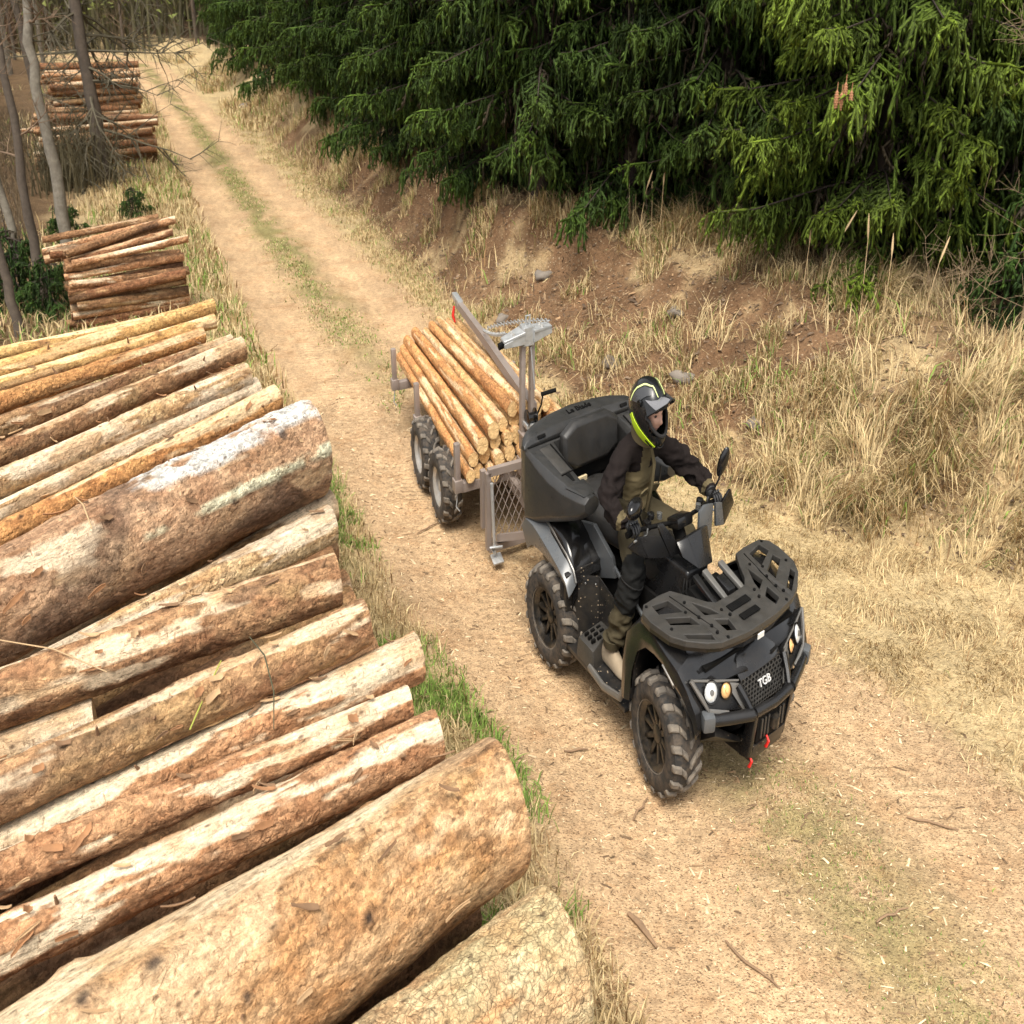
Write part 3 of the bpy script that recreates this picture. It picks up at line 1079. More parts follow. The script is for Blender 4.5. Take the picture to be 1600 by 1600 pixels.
def end_cap(R, x, sign, seed, ring=(.66, .44, .22), na=None):
    na = len(R)
    r = np.random.default_rng(seed)
    th = np.linspace(0, 2 * np.pi, na, endpoint=False)
    fr = np.array([1.0, .93, .8, .62, .44, .26, .1]) if na > 30 else np.array([1.0, .9, .5])
    V, C = [], []
    for q in fr:
        bulge = r.normal(0, .0015, na)
        V.append(np.stack([np.full(na, x) - sign * .0 + bulge * (q < 1), R * q * np.cos(th), R * q * np.sin(th)], 1))
        tone = {1.0: .45, .93: .8, .9: .85}.get(q, 1.0) * (1.0 - .18 * (q < .3)) * r.uniform(.93, 1.07)
        C.append(np.tile(np.array(ring) * tone, (na, 1)))
    V = np.concatenate(V + [np.array([[x, 0, 0]])])
    C = np.concatenate(C + [np.array([ring]) * .75])
    F = []
    for a in range(len(fr) - 1):
        for j in range(na):
            F.append((a * na + j, a * na + (j + 1) % na, (a + 1) * na + (j + 1) % na, (a + 1) * na + j))
    o = (len(fr) - 1) * na
    T = [(o + j, o + (j + 1) % na, len(V) - 1, len(V) - 1) for j in range(na)]
    return V, F, T, C


def mesh_cap(name, R, x, sign, seed, ring, Mn):
    V, F, T, C = end_cap(R, x, sign, seed, ring)
    V = V @ Mn.T
    me = bpy.data.meshes.new(name)
    fs = [tuple(q) for q in F] + [q[:3] for q in T]
    if sign < 0:
        pass
    me.from_pydata([tuple(q) for q in V], [], fs)
    a = me.attributes.new("col", 'FLOAT_COLOR', 'POINT')
    c = np.ones((len(V), 4), dtype=np.float32)
    c[:, :3] = C
    a.data.foreach_set("color", c.ravel())
    me.materials.append(M_sawn)
    return me


def log_frame(A, B):
    """unit axes of a round log between two world points, with the place's proportions"""
    k = Vector((1 / NARROW, 1, 1))
    a, b = Vector(A) * k, Vector(B) * k
    d = (b - a)
    L = d.length
    d.normalize()
    s = Vector((0, 0, 1)).cross(d).normalized()
    u = d.cross(s)
    return L, Matrix.Diagonal((NARROW, 1, 1)) @ Matrix((d, s, u)).transposed()


SHORT = ["scaly log at the bottom edge", "thickest tan log", "reddish log", "slim reddish log", "log with the splintered end", "brown pink log", "dark mossy log", "short pale split log", "white mouldy log", "smooth orange log", "thin greyish log", "pale barkless log", "brown log with a bright patch", "dull flaky log", "short orange log", "lower yellow pole", "upper yellow pole", "greenish yellow pole"]


def make_log(A, B, ra, rb, kind, label, group, seed, step=.02, na=48, knots=4, ends='AB', mat=None, ring=(.66, .44, .22), flare=0.0, flakes=0, stubs=0):
    L, M3 = log_frame(A, B)
    Mn = np.array(M3)
    ra, rb = ra * 1.05, rb * 1.05
    nx = max(8, int(L / step))
    V, F, C, R, PM = log_arrays(L, ra, rb, kind, seed, nx, na, knots, flare)
    me = np_mesh("log", V @ Mn.T, F, mat or M_bark, C, True)
    bc = me.attributes.new("bc", 'FLOAT_VECTOR', 'POINT')
    bc.data.foreach_set("vector", V.astype(np.float32).ravel())
    pa = me.attributes.new("peel", 'FLOAT', 'POINT')
    pa.data.foreach_set("value", PM.astype(np.float32))
    o = link("log", me, None, A)
    prop(o, label, "log", group)
    if 'A' in ends:
        link("cut_end", mesh_cap("cut_end", R[0], 0, -1, seed, ring, Mn), o)
    if 'B' in ends:
        link("cut_end", mesh_cap("cut_end", R[-1], L, 1, seed + 1, ring, Mn), o)
    r = np.random.default_rng(seed + 5)
    rm = .5 * (ra + rb)
    for _ in range(flakes):                          # curled strips of loose bark
        x0, t0 = r.uniform(.05, min(L, 2.4)), r.uniform(-.1, 2.2)
        ln, wd = r.uniform(.03, .11) * (1.35 if rm > .15 else 1), r.uniform(.005, .016)
        n = 6
        rows = []
        lift = r.uniform(.008, .035)
        tw = r.normal(0, .5)
        for i in range(n):
            q = i / (n - 1)
            rr = rm * 1.03 + .004 + lift * q * q
            aa = t0 + tw * q * ln / rm * .5
            w = wd * (1 - .6 * abs(q - .35)) * r.uniform(.7, 1.2) / rm
            rows.append([(x0 + ln * q, (rr + .004 * abs(e)) * math.cos(aa + w * e), (rr + .004 * abs(e)) * math.sin(aa + w * e)) for e in (-1, 0, 1)])
        MB().sheet(rows, .003).xf(M3).build("bark_flake", M_flakes[int(r.integers(3))], o, sharp=50)
    for _ in range(stubs):
        x0, t0 = r.uniform(.1, min(L, 2.4)), r.uniform(.3, 2.0)
        d = Vector((r.normal(0, .3), math.cos(t0), math.sin(t0)))
        p0 = Vector((x0, rm * .9 * math.cos(t0), rm * .9 * math.sin(t0)))
        ln = r.uniform(.02, .05) + rm * .1
        MB().tube([p0, p0 + d * ln * .6, p0 + d * ln], [.009, .007, .005], 7).xf(M3).build("branch_stub", M_flakes[2], o)
    return o


M_flakes = [m_plain("loose_bark", (.46, .30, .16), .9, 0, .5, 25), m_plain("loose_bark_red", (.33, .165, .075), .9, 0, .5, 25), m_plain("loose_bark_dark", (.20, .115, .06), .9, 0, .5, 25)]

NEAR = [
    ('flaky', (0.158, 2.581, .85), (-1.084, 1.447, .85), .228, .227, "greenish scaly barked log at the bottom edge of the near pile"),
    ('butt', (-.033, 3.148, 1.0), (-1.577, 1.570, 1.0), .238, .316, "thickest tan log with a long bright peeled stripe in the near pile"),
    ('red', (-.281, 3.482, 1.05), (-2.213, 1.884, 1.05), .099, .082, "reddish log with torn white patches just above the thickest tan log"),
    ('red', (-.395, 3.624, 1.10), (-2.329, 2.166, 1.1), .069, .074, "slim reddish brown log second above the thickest tan log"),
    ('red', (-.400, 4.097, 1.0), (-2.385, 2.318, 1.0), .106, .082, "log with a ragged bright splintered end reaching furthest to the grass verge"),
    ('brown', (-.607, 4.048, 1.2), (-2.338, 2.341, 1.2), .100, .093, "brown pink log with peeled streaks below the dark mossy brown log"),
    ('brown', (-.762, 4.329, 1.25), (-2.582, 2.884, 1.25), .116, .111, "dark mossy brown log directly below the white mouldy log"),
    ('pale', (-.879, 4.958, 1.2), (-1.837, 3.659, 1.2), .095, .082, "short pale split log wedged under the white mouldy log"),
    ('mould', (-1.053, 5.546, 1.35), (-2.521, 3.155, 1.35), .256, .199, "huge dark log covered in white mould near its end"),
    ('orange', (-1.340, 6.094, 1.42), (-2.633, 3.581, 1.42), .087, .052, "smooth orange brown log just above the white mouldy log"),
    ('pale', (-1.522, 6.438, 1.36), (-2.794, 3.953, 1.36), .068, .051, "thin greyish log in the hollow between the orange log and the pale log"),
    ('pale', (-1.568, 6.411, 1.45), (-2.850, 4.087, 1.45), .080, .066, "pale cream barkless log with a grey stained end"),
    ('brown', (-1.710, 6.933, 1.45), (-2.946, 4.404, 1.45), .078, .060, "brown log with one bright bare patch above the pale cream log"),
    ('brown', (-1.852, 7.249, 1.38), (-3.249, 4.975, 1.38), .060, .065, "dull flaky brown log behind the brown log with one bright patch"),
    ('orange', (-2.063, 7.360, 1.40), (-3.408, 5.329, 1.4), .052, .062, "short orange log with a broken tip below the two yellow poles"),
    ('yellow', (-2.019, 7.518, 1.45), (-3.509, 5.530, 1.45), .050, .044, "lower of the two long knotty yellow poles at the back of the near pile"),
    ('yellow', (-2.061, 7.693, 1.50), (-3.528, 5.631, 1.5), .054, .054, "upper of the two long knotty yellow poles at the back of the near pile"),
    ('yellow', (-2.467, 7.610, 1.42), (-3.908, 6.303, 1.42), .043, .042, "greenish yellow pole furthest back on the near pile"),
]
G_NEAR = "logs of the near pile along the road"
for i, (kd, A, B, ra, rb, lab) in enumerate(NEAR):
    dense = .012 if i < 2 else .016 if i < 9 else .024
    na = 120 if i < 2 else 96 if ra > .2 else 64 if i < 8 else 44
    make_log(A, B, ra, rb, kd, lab, G_NEAR, 100 + i * 13, dense, na, knots=(4, 7, 4, 3, 3, 4, 4, 2, 3, 2, 1, 3, 3, 2, 1, 0, 0, 0)[i], flare=.05 if i < 2 else 0,
             flakes=(2, 12, 14, 10, 14, 14, 14, 6, 16, 4, 2, 8, 5, 7, 2, 2, 0, 0)[i], stubs=(0, 2, 2, 1, 2, 2, 1, 0, 2, 1, 0, 2, 1, 1, 1, 2, 1, 0)[i],
             mat=M_scaly if i == 0 else M_bark if i < 15 else M_barks)
# two broken pieces lying in the hollows
make_log((-1.60, 3.57, 1.06), (-2.5, 2.9, 1.03), .085, .09, 'pale', "broken pale log stump with a splintered end at the left edge, between brown logs", G_NEAR, 901, .02, 40, 1)
ORD = {}


def under_label(A, lv):
    i = min(range(len(NEAR)), key=lambda k: math.hypot(NEAR[k][1][0] - A[0], NEAR[k][1][1] - A[1]))
    n = ORD[(i, lv)] = ORD.get((i, lv), 0) + 1
    return ("first ", "next ", "another ", "further ", "last ")[min(n - 1, 4)] + ("log just beneath the ", "log in the second layer beneath the ", "log in the third layer beneath the ", "ground level log beneath the ")[lv] + SHORT[i]


# logs of the layers underneath, seen in the gaps and past the ends
xe = np.array([.10, -.12, -.33, -.50, -.68, -.80, -.90, -1.02, -1.15, -1.38, -1.60, -1.80, -2.02, -2.25])
ye = np.array([2.75, 3.15, 3.55, 3.95, 4.40, 4.80, 5.20, 5.60, 6.00, 6.40, 6.80, 7.20, 7.60, 7.95])
ru = np.random.default_rng(77)
for lv, z0 in ((0, .98), (1, .72), (2, .46), (3, .2)):
    s = 0.12 * (lv % 2)
    while s < 5.6:
        q = s / 5.7 * 13
        ex, ey = np.interp(q, range(14), xe), np.interp(q, range(14), ye)
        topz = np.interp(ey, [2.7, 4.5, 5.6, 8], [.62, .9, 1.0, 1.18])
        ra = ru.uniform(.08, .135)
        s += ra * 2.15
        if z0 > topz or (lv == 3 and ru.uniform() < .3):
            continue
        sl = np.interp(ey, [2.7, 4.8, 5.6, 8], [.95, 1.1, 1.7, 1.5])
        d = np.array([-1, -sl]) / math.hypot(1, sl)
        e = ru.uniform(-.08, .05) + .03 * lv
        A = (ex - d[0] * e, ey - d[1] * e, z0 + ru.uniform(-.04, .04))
        ln = 2.2
        B = (ex + d[0] * ln + ru.uniform(-.1, .1), ey + d[1] * ln, z0 + ru.uniform(-.04, .04))
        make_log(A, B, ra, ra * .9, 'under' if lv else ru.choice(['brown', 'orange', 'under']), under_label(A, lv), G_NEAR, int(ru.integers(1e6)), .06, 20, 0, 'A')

# the middle pile and the three far piles: thin logs stacked crossways
def pile(cx, cy, dirx, diry, width, hgt, depth, rads, group, where, seed, kinds, step, na, tilt=.06):
    r = np.random.default_rng(seed)
    d = np.array([dirx, diry]) / math.hypot(dirx, diry)
    nrm = np.array([-d[1], d[0]])
    zs, row, out = 0.0, 0, []
    while zs < hgt:
        rr = r.uniform(*rads)
        zs += rr * 1.5
        k = 0
        off = rr * (row % 2)
        nk = 4 if zs > hgt - rads[1] * 2.5 else 2
        for k in range(nk):
            ri = r.uniform(*rads)
            o = nrm * (off + k * rads[1] * 2.0)
            h1, h2 = r.normal(0, tilt * .6, 2)
            e1, e2 = r.normal(0, .06, 2) * width * .6
            A = np.array([cx, cy]) + d * (width / 2 + e1) + o + nrm * r.normal(0, tilt)
            B = np.array([cx, cy]) - d * (width / 2 + e2) + o + nrm * r.normal(0, tilt)
            za = zs + h1 + .025 * k
            zb = zs + h2 + .025 * k
            gz_ = ground_z(cx, cy)
            out.append((tuple(A) + (max(za, ri) + gz_,), tuple(B) + (max(zb, ri) + gz_,), ri, k, row))
        row += 1
    last = row
    ordn = ["topmost", "second", "third", "fourth", "fifth", "sixth", "seventh", "eighth", "ninth", "tenth", "eleventh", "twelfth", "thirteenth", "fourteenth", "fifteenth", "sixteenth", "seventeenth", "eighteenth", "nineteenth", "twentieth", "twenty-first", "twenty-second", "twenty-third", "twenty-fourth"]
    for i, (A, B, ri, k, row) in enumerate(out):
        q = last - 1 - row
        if k == 0:
            lab = ("topmost log on the front of the " if q == 0 else ordn[min(q, 23)] + " log down the front of the ") + where
        else:
            lab = "log lying behind the front ones of the " + where
        make_log(A, B, ri, ri * r.uniform(.75, .95), r.choice(kinds), lab, group, int(r.integers(1e6)), step, na, 0, 'A')


pile(-4.10, 12.05, .95, .90, 1.32, .84, .34, (.040, .058), "thin logs of the middle pile", "small middle pile", 31, ['brown', 'under', 'under', 'far', 'red'], .05, 18, .10)
pile(-7.80, 22.3, 1.15, .55, 2.1, .66, .3, (.045, .07), "thin logs of the first far pile", "lower far pile", 32, ['far', 'far', 'brown', 'red'], .25, 10, .08)
pile(-9.82, 28.4, 1.15, .50, 2.0, 1.12, .3, (.05, .08), "thin logs of the last far pile", "tall furthest pile", 33, ['far', 'far', 'brown', 'red'], .3, 10, .08)
# thin twigs caught on the logs
for pts, col_, lab in ((((-1.010, 3.72, 1.335), (-.93, 3.60, 1.33), (-.88, 3.48, 1.25), (-.865, 3.36, 1.17)), (.05, .05, .025), "dark curved twig lying across the slim reddish log"),
                       (((-1.09, 3.58, 1.32), (-1.12, 3.46, 1.27), (-1.16, 3.33, 1.19)), (.28, .30, .05), "yellow green twig hanging over the log with the splintered end"),
                       (((-1.92, 3.60, 1.40), (-1.70, 3.56, 1.385), (-1.50, 3.52, 1.31)), (.38, .26, .14), "straw coloured stalk lying on the dark mossy log"),
                       (((-1.88, 4.42, 1.60), (-1.80, 4.30, 1.62), (-1.74, 4.2, 1.56)), (.40, .28, .15), "pale splinter on the white mouldy log")):
    prop(MB().tube(pts, [.0025, .0032, .0028, .002][:len(pts)], 6).build("twig", m_plain("twig_bark", col_, .8, 0, .2)), lab, "twig")
# ================================================================== spruces
M_needle = m_attr("spruce_needles", .6, 120, .55, 1.45, trans=.12, spec=.3, bump=.8, bscale=160)
M_trunk = m_plain("spruce_bark", (.045, .032, .024), .95, 0, .5, 10, .8, 40)


def fingers(P, D, rad, S, C, F, col, r, long=False):
    """tapering needle-covered shoots from P along D; 'long' ones have an extra ring"""
    k = len(P)
    L = np.linalg.norm(D, axis=1, keepdims=True) + 1e-9
    d = D / L
    s = np.cross(d, r.normal(0, 1, (k, 3)))
    s /= np.linalg.norm(s, axis=1, keepdims=True) + 1e-9
    u = np.cross(d, s)
    rad = rad * r.uniform(.75, 1.3, (k, 1))
    rings = ((.22, 1.0), (.7, .9)) if long else ((.42, 1.0),)
    wob = r.normal(0, .012, (k, 3)) if long else 0
    V = [P]
    for t, q in rings:
        for a in (0, 2.094, 4.189):
            V.append(P + D * t + wob * (t > .5) + (s * math.cos(a + t) + u * math.sin(a + t)) * rad * q * r.uniform(.75, 1.25, (k, 1)))
    V.append(P + D)
    m = len(V)
    V = np.stack(V, 1)
    o = sum(len(q) for q in S)
    base = o + np.arange(k)[:, None] * m
    if long:
        T = [(0, 2, 1), (0, 3, 2), (0, 1, 3)] + [q for i in range(3) for q in ((1 + i, 1 + (i + 1) % 3, 4 + (i + 1) % 3), (1 + i, 4 + (i + 1) % 3, 4 + i))] + [(4, 5, 7), (5, 6, 7), (6, 4, 7)]
    else:
        T = [(0, 2, 1), (0, 3, 2), (0, 1, 3), (1, 2, 4), (2, 3, 4), (3, 1, 4)]
    F.append((base[:, None, :] + np.array(T)[None]).reshape(-1, 3))
    S.append(V.reshape(-1, 3))
    w = np.linspace(.7, 1.25, m)[None, :, None]
    C.append((col[:, None, :] * w * r.uniform(.75, 1.3, (k, m, 1))).reshape(-1, 3))


def tails(P, D, rad, ns, r, S, C, F, col):
    """a hanging twig with side shoots"""
    fingers(P, D, rad, S, C, F, col, r, True)
    k = len(P)
    L = np.linalg.norm(D, axis=1, keepdims=True)
    d = D / (L + 1e-9)
    for j in range(ns):
        t = r.uniform(.05, .85, (k, 1))
        lat = np.cross(d, r.normal(0, 1, (k, 3)))
        lat /= np.linalg.norm(lat, axis=1, keepdims=True) + 1e-9
        q = d * r.uniform(.5, .9, (k, 1)) + lat * r.uniform(.45, .9, (k, 1)) + np.array([0, 0, -.25])
        q = q / np.linalg.norm(q, axis=1, keepdims=True) * r.uniform(.05, .12, (k, 1))
        fingers(P + D * t, q, rad * .72, S, C, F, col * r.uniform(.8, 1.35, (k, 1)), r)


def spruce_meshes(seed, hgt=13.0, low=.5, rmax=2.0, top_detail=4.2, dens=1.0, green=(.034, .062, .009), ln=.070, wd=.0155):
    r = np.random.default_rng(seed)
    S, C, F_ = [], [], []
    limbs = MB()
    z = low
    g = np.array(green)
    while z < hgt - .4:
        det = z < top_detail
        nb = 6 if det and dens > 1.3 else 5
        a0 = r.uniform(0, 6.28)
        for b in range(nb):
            a = a0 + b * 6.283 / nb + r.normal(0, .25)
            ln_b = rmax * (1 - (z / hgt) ** 1.25) * r.uniform(.62, 1.1)
            if z < 1.0: ln_b *= r.uniform(.6, 1.0)
            az = np.array([math.cos(a), math.sin(a), 0])
            droop = r.uniform(.25, .55)
            npt = 9
            tt = np.linspace(0, 1, npt)
            zz = z + r.normal(0, .06) + ln_b * (.12 * tt - droop * 1.5 * tt ** 2 + droop * .95 * tt ** 3.2)
            pts = np.stack([az[0] * ln_b * tt, az[1] * ln_b * tt, zz], 1)
            if det:
                limbs.tube([tuple(q) for q in pts[::2]], [.016, .012, .009, .006, .003], 5, False)
            shade = r.uniform(.75, 1.2)
            if det:
                n = int(25 * dens * ln_b / 1.6)
                tq = np.sort(r.uniform(.08, 1.0, n)) ** .85
                P = np.stack([np.interp(tq, tt, pts[:, i]) for i in range(3)], 1)
                perp = np.array([-az[1], az[0], 0])
                sd = np.where(np.arange(n) % 2 == 0, 1, -1)
                lat = r.uniform(.05, .40, n) * (1.15 - .75 * tq)
                Q = P + perp[None] * (sd * lat)[:, None] + az[None] * (lat * .55)[:, None]
                Q[:, 2] -= lat * .25
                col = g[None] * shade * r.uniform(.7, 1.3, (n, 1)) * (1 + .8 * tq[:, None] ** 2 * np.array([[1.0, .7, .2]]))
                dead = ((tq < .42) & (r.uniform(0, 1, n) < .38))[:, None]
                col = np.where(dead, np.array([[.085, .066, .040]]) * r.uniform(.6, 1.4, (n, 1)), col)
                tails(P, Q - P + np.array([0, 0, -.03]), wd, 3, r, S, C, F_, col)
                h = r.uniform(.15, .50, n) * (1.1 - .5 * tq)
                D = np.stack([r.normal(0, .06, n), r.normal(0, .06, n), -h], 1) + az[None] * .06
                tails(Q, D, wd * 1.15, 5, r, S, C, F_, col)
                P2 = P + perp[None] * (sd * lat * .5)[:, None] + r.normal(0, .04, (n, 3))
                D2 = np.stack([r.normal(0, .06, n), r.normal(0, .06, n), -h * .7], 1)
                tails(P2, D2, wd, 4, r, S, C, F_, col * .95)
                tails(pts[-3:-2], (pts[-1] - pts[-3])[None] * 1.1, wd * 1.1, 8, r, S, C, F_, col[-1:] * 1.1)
            else:
                n = 9
                tq = r.uniform(.1, 1, n)
                P = np.stack([np.interp(tq, tt, pts[:, i]) for i in range(3)], 1) + r.normal(0, .15, (n, 3))
                D = np.stack([r.normal(0, .25, n), r.normal(0, .25, n), -r.uniform(.3, .7, n)], 1) + az[None] * .45
                fingers(P, D, .14, S, C, F_, np.tile(g * shade, (n, 1)), r)
        z += r.uniform(.20, .30) if det else .42
    V = np.concatenate(S)
    Cc = np.concatenate(C)
    F = np.concatenate(F_)
    crown = np_mesh("crown", V, F, M_needle, Cc)
    tm = MB()
    tm.tube([(0, 0, -.3), (0, 0, .023 * hgt), (.0023 * hgt, .002 * hgt, .15 * hgt), (0, .002 * hgt, .46 * hgt), (0, 0, hgt)], [.018 * hgt, .014 * hgt, .012 * hgt, .0085 * hgt, .002 * hgt], 12)
    return crown, tm, limbs


def spruce_kind(seed, **kw):
    crown, tm, limbs = spruce_meshes(seed, **kw)
    t = tm.build("trunk", M_trunk)
    l = limbs.build("limbs", M_trunk)
    out = (crown, t.data, l.data)
    bpy.data.objects.remove(t)
    bpy.data.objects.remove(l)
    return out


def place_spruce(kind, x, y, s, label, group, flip=1, zoff=0, name="spruce_tree"):
    o = empty(name, (x, y, ground_z(x, y) + zoff), label, "tree", group)
    o.scale = (.75 * s * flip, s, s)
    link("trunk", kind[1], o)
    link("limbs", kind[2], o)["kind"] = "stuff"
    link("crown", kind[0], o)
    return o


K = [spruce_kind(1, rmax=2.1, low=.7, green=(.041, .080, .011)), spruce_kind(2, rmax=2.0, low=.4, green=(.031, .065, .009)), spruce_kind(3, rmax=2.3, low=.35, dens=1.45, green=(.080, .132, .015))]
K.append(K[1])
GS = "spruces of the dark forest edge along the bank"
FRONT = [(3.45, 10.9, 1.0, 2, 1, "big bright green spruce with hanging tails nearest the camera on the right"),
         (2.25, 12.75, 1.05, 0, 1, "spruce with a bare dark trunk foot left of the big bright spruce"),
         (1.35, 13.5, 1.0, 1, -1, "dark spruce on the bank top straight behind the rider"),
         (.35, 14.2, 1.08, 0, -1, "spruce with long grey green hanging twigs above the trailer crane"),
         (-.25, 15.5, .95, 3, 1, "low branched spruce reaching over the bank above the log load"),
         (-.85, 17.0, 1.05, 0, -1, "spruce with a bright drooping branch left of the crane"),
         (-1.45, 18.7, 1.0, 1, 1, "spruce hanging over the bare earth bank in the middle distance"),
         (-2.25, 20.9, 1.05, 3, -1, "low skirted spruce at the far end of the bare bank"),
         (-3.1, 23.4, 1.1, 0, 1, "spruce at the corner where the bank turns grassy"),
         (-4.3, 26.6, 1.1, 0, -1, "dark spruce right of the thin pale trunk far up the road"),
         (-5.6, 30.6, 1.15, 1, -1, "last dark spruce of the forest edge beside the far road"),
         (4.75, 10.9, 1.05, 1, 1, "dark spruce at the right edge behind the bare sapling"),
         (5.2, 8.9, .7, 3, 1, "low spruce at the right edge beside the long dry grass")]
for x, y, s, k, fl, lab in FRONT:
    place_spruce(K[k], x, y, s, lab, GS, fl)
for i, (x, y, s, k) in enumerate(((1.9, 14.3, 1.1, 1), (.95, 15.0, 1.1, 0), (2.95, 13.5, 1.1, 1), (4.0, 12.3, 1.1, 0), (.1, 16.2, 1.1, 1), (-.55, 17.9, 1.1, 0), (-1.1, 19.9, 1.1, 1), (-2.0, 22.4, 1.15, 0), (-3.0, 25.3, 1.15, 1), (-4.1, 29.0, 1.2, 0), (5.9, 11.6, 1.1, 0))):
    place_spruce(K[k], x, y, s, "dark spruce filling the gap just behind the forest edge", "second row of spruces", (-1, 1)[i % 2])
r_ = np.random.default_rng(5)
for row in range(3):
    for i in range(11):
        t = i / 10
        y = 12.5 + t * 22 + row * 2.2 + r_.normal(0, .4)
        x = float(_at(TOPE, y - row * 2.4)) + 2.3 + row * 1.4 + r_.normal(0, .3) + (1 - t) * 1.6
        place_spruce(K[int(r_.integers(4))], x, y, r_.uniform(1.0, 1.25), "spruce standing deep in the dark forest behind the edge trees", "spruces inside the forest", int(r_.choice([-1, 1])))

for x, y, s_, k in ((-8.6, 41.0, 1.15, 0), (-9.9, 46.5, 1.2, 1), (-10.8, 49.5, 1.2, 0), (-12.6, 56.0, 1.2, 1), (-15.6, 60.0, .7, 1), (-7.4, 36.5, 1.2, 1)):
    place_spruce(K[k], x, y, s_, "dark spruce beside the far end of the road", "spruces at the far end of the road", 1)

# young low spruces
KY = spruce_kind(8, hgt=1.5, low=.10, rmax=1.0, top_detail=3, dens=1.2, green=(.030, .068, .012))
for x, y, s, lab, zo in ((4.35, 9.05, 1.0, "young spruce bush at the right edge among bare twigs", 0), (5.1, 8.6, 1.1, "young spruce at the right picture edge below the sapling", 0),
                        (-5.2, 12.6, .62, "young green spruce behind the left bare trunks", 0), (-5.75, 13.0, .8, "taller young spruce at the left edge between bare trunks", 0), (-6.3, 16.2, .5, "small young spruce behind the middle log pile", 0), (-5.75, 17.6, .45, "tiny young spruce beside the far log piles", 0), (2.0, 12.6, .5, "small spruce seedling at the forest edge behind the rider", 0)):
    place_spruce(KY, x, y, s, lab, "young spruces", 1, zo, "young_spruce")

# four hanging cones on the big spruce (they hang from one of its branches)
M_cone = m_plain("spruce_cone", (.36, .17, .085), .8, 0, .3, 60, .6, 120)

# ================================================================== bare trees on the left
M_grey = m_plain("grey_bark", (.15, .13, .10), .95, 0, .55, 9, .8, 50, .5, (.34, .31, .25))
M_dark = m_plain("dark_bark", (.075, .057, .042), .95, 0, .5, 9, .8, 50, .3, (.2, .16, .12))
M_twig = m_plain("bare_twig", (.16, .105, .065), .95, 0, .4, 6)
M_twigd = m_plain("dead_spruce_twig", (.085, .072, .045), .95, 0, .4, 6)


def grow(mb, p, d, ln, r, depth, rr, spread=.6, nseg=4, lift=.1, n=5, kids=4, rmin=.0025):
    pts, rs = [Vector(p)], [r]
    q, dd = Vector(p), Vector(d).normalized()
    for i in range(nseg):
        dd = (dd + Vector((rr.normal(0, .13) * .8, rr.normal(0, .13), rr.normal(lift, .1)))).normalized()
        q = q + dd * ln / nseg
        pts.append(q.copy())
        rs.append(max(r * (1 - .8 * (i + 1) / nseg), rmin))
    mb.tube(pts, rs, n, False)
    if depth > 0:
        for k in range(kids):
            t = rr.uniform(.25, 1)
            i = min(int(t * nseg), nseg - 1)
            pp = pts[i].lerp(pts[i + 1], t * nseg - i)
            d2 = (pts[i + 1] - pts[i]).normalized()
            sd = d2.orthogonal().normalized()
            sd.rotate(Matrix.Rotation(rr.uniform(0, 6.28), 3, d2))
            grow(mb, pp, d2 * .6 + sd * spread * 1.3, ln * rr.uniform(.35, .6), max(r * .5, rmin * 1.2), depth - 1, rr, spread, 3, lift, 4, kids, rmin)


def bare_tree(x, y, pts, rad, mat, label, seed, nb=9, zlo=1.0, zhi=6.0, bl=1.4, droop=.0, group="bare trunks left of the road", name="bare_tree", tw=M_twig, up=.1, kids=5, depth=2):
    rr = np.random.default_rng(seed)
    z0 = ground_z(x, y)
    o = empty(name, (x, y, z0), label, "tree", group)
    mb = MB()
    P = [Vector(q) for q in pts]
    fine, rs = [], []
    for i in range(len(P) - 1):
        for k in range(5):
            t = k / 5
            q = P[i].lerp(P[i + 1], t)
            fine.append(q + Vector((rr.normal(0, .012), rr.normal(0, .012), 0)))
    fine.append(P[-1])
    n = len(fine)
    rs = [rad * (1.25 if i == 0 else 1) * (1 - .55 * i / n) * rr.uniform(.95, 1.06) for i in range(n)]
    mb.tube(fine, rs, 10)
    mb.build("trunk", mat, o)
    for b in range(nb):
        z = rr.uniform(zlo, zhi)
        q = min(range(n), key=lambda i: abs(fine[i].z - z))
        a = rr.uniform(0, 6.28)
        bm_ = MB()
        grow(bm_, fine[q], (math.cos(a) * .8, math.sin(a), rr.uniform(-.1, .5) - droop), bl * rr.uniform(.5, 1.2), rad * .22, depth, rr, .6, 4, up - droop * .5, 5, kids)
        bm_.build("branch", tw, o)
    return o


bare_tree(-5.88, 15.0, [(0, 0, -.2), (.04, 0, 1.2), (-.03, 0, 2.2), (.02, .1, 3.4), (-.2, .2, 8)], .085, M_grey, "pale grey trunk with blotchy bark beside the middle pile", 1, 8, 2.0, 4.5, 1.3)
bare_tree(-7.2, 20.6, [(0, 0, -.2), (.02, 0, 1.2), (-.04, 0, 2.4), (-.02, .1, 4.2), (-.2, .2, 9)], .13, M_dark, "dark straight trunk with dead drooping twigs in front of the far piles", 2, 26, .5, 4.4, 1.6, .35, tw=M_twigd, kids=6)
bare_tree(-5.36, 12.9, [(0, 0, -.2), (-.06, 0, 1.0), (-.02, 0, 2.1), (-.12, .1, 3.2), (-.3, .2, 7)], .06, M_dark, "thin dark trunk in front of the young green spruce", 3, 6, 1.6, 4.5, 1.0)
bare_tree(-5.76, 13.3, [(0, 0, -.2), (-.05, 0, .8), (-.12, 0, 1.7), (-.2, .1, 2.8), (-.6, .2, 6)], .055, M_grey, "thin grey trunk at the left edge, left of the thin dark trunk", 4, 5, 1.4, 4.0, 1.0)
bare_tree(-5.25, 11.75, [(0, 0, -.2), (-.05, 0, .8), (-.1, 0, 1.8), (-.3, .1, 6)], .06, M_dark, "dark trunk cut by the left picture edge next to the near pile", 5, 4, 1.2, 4.0, .9)
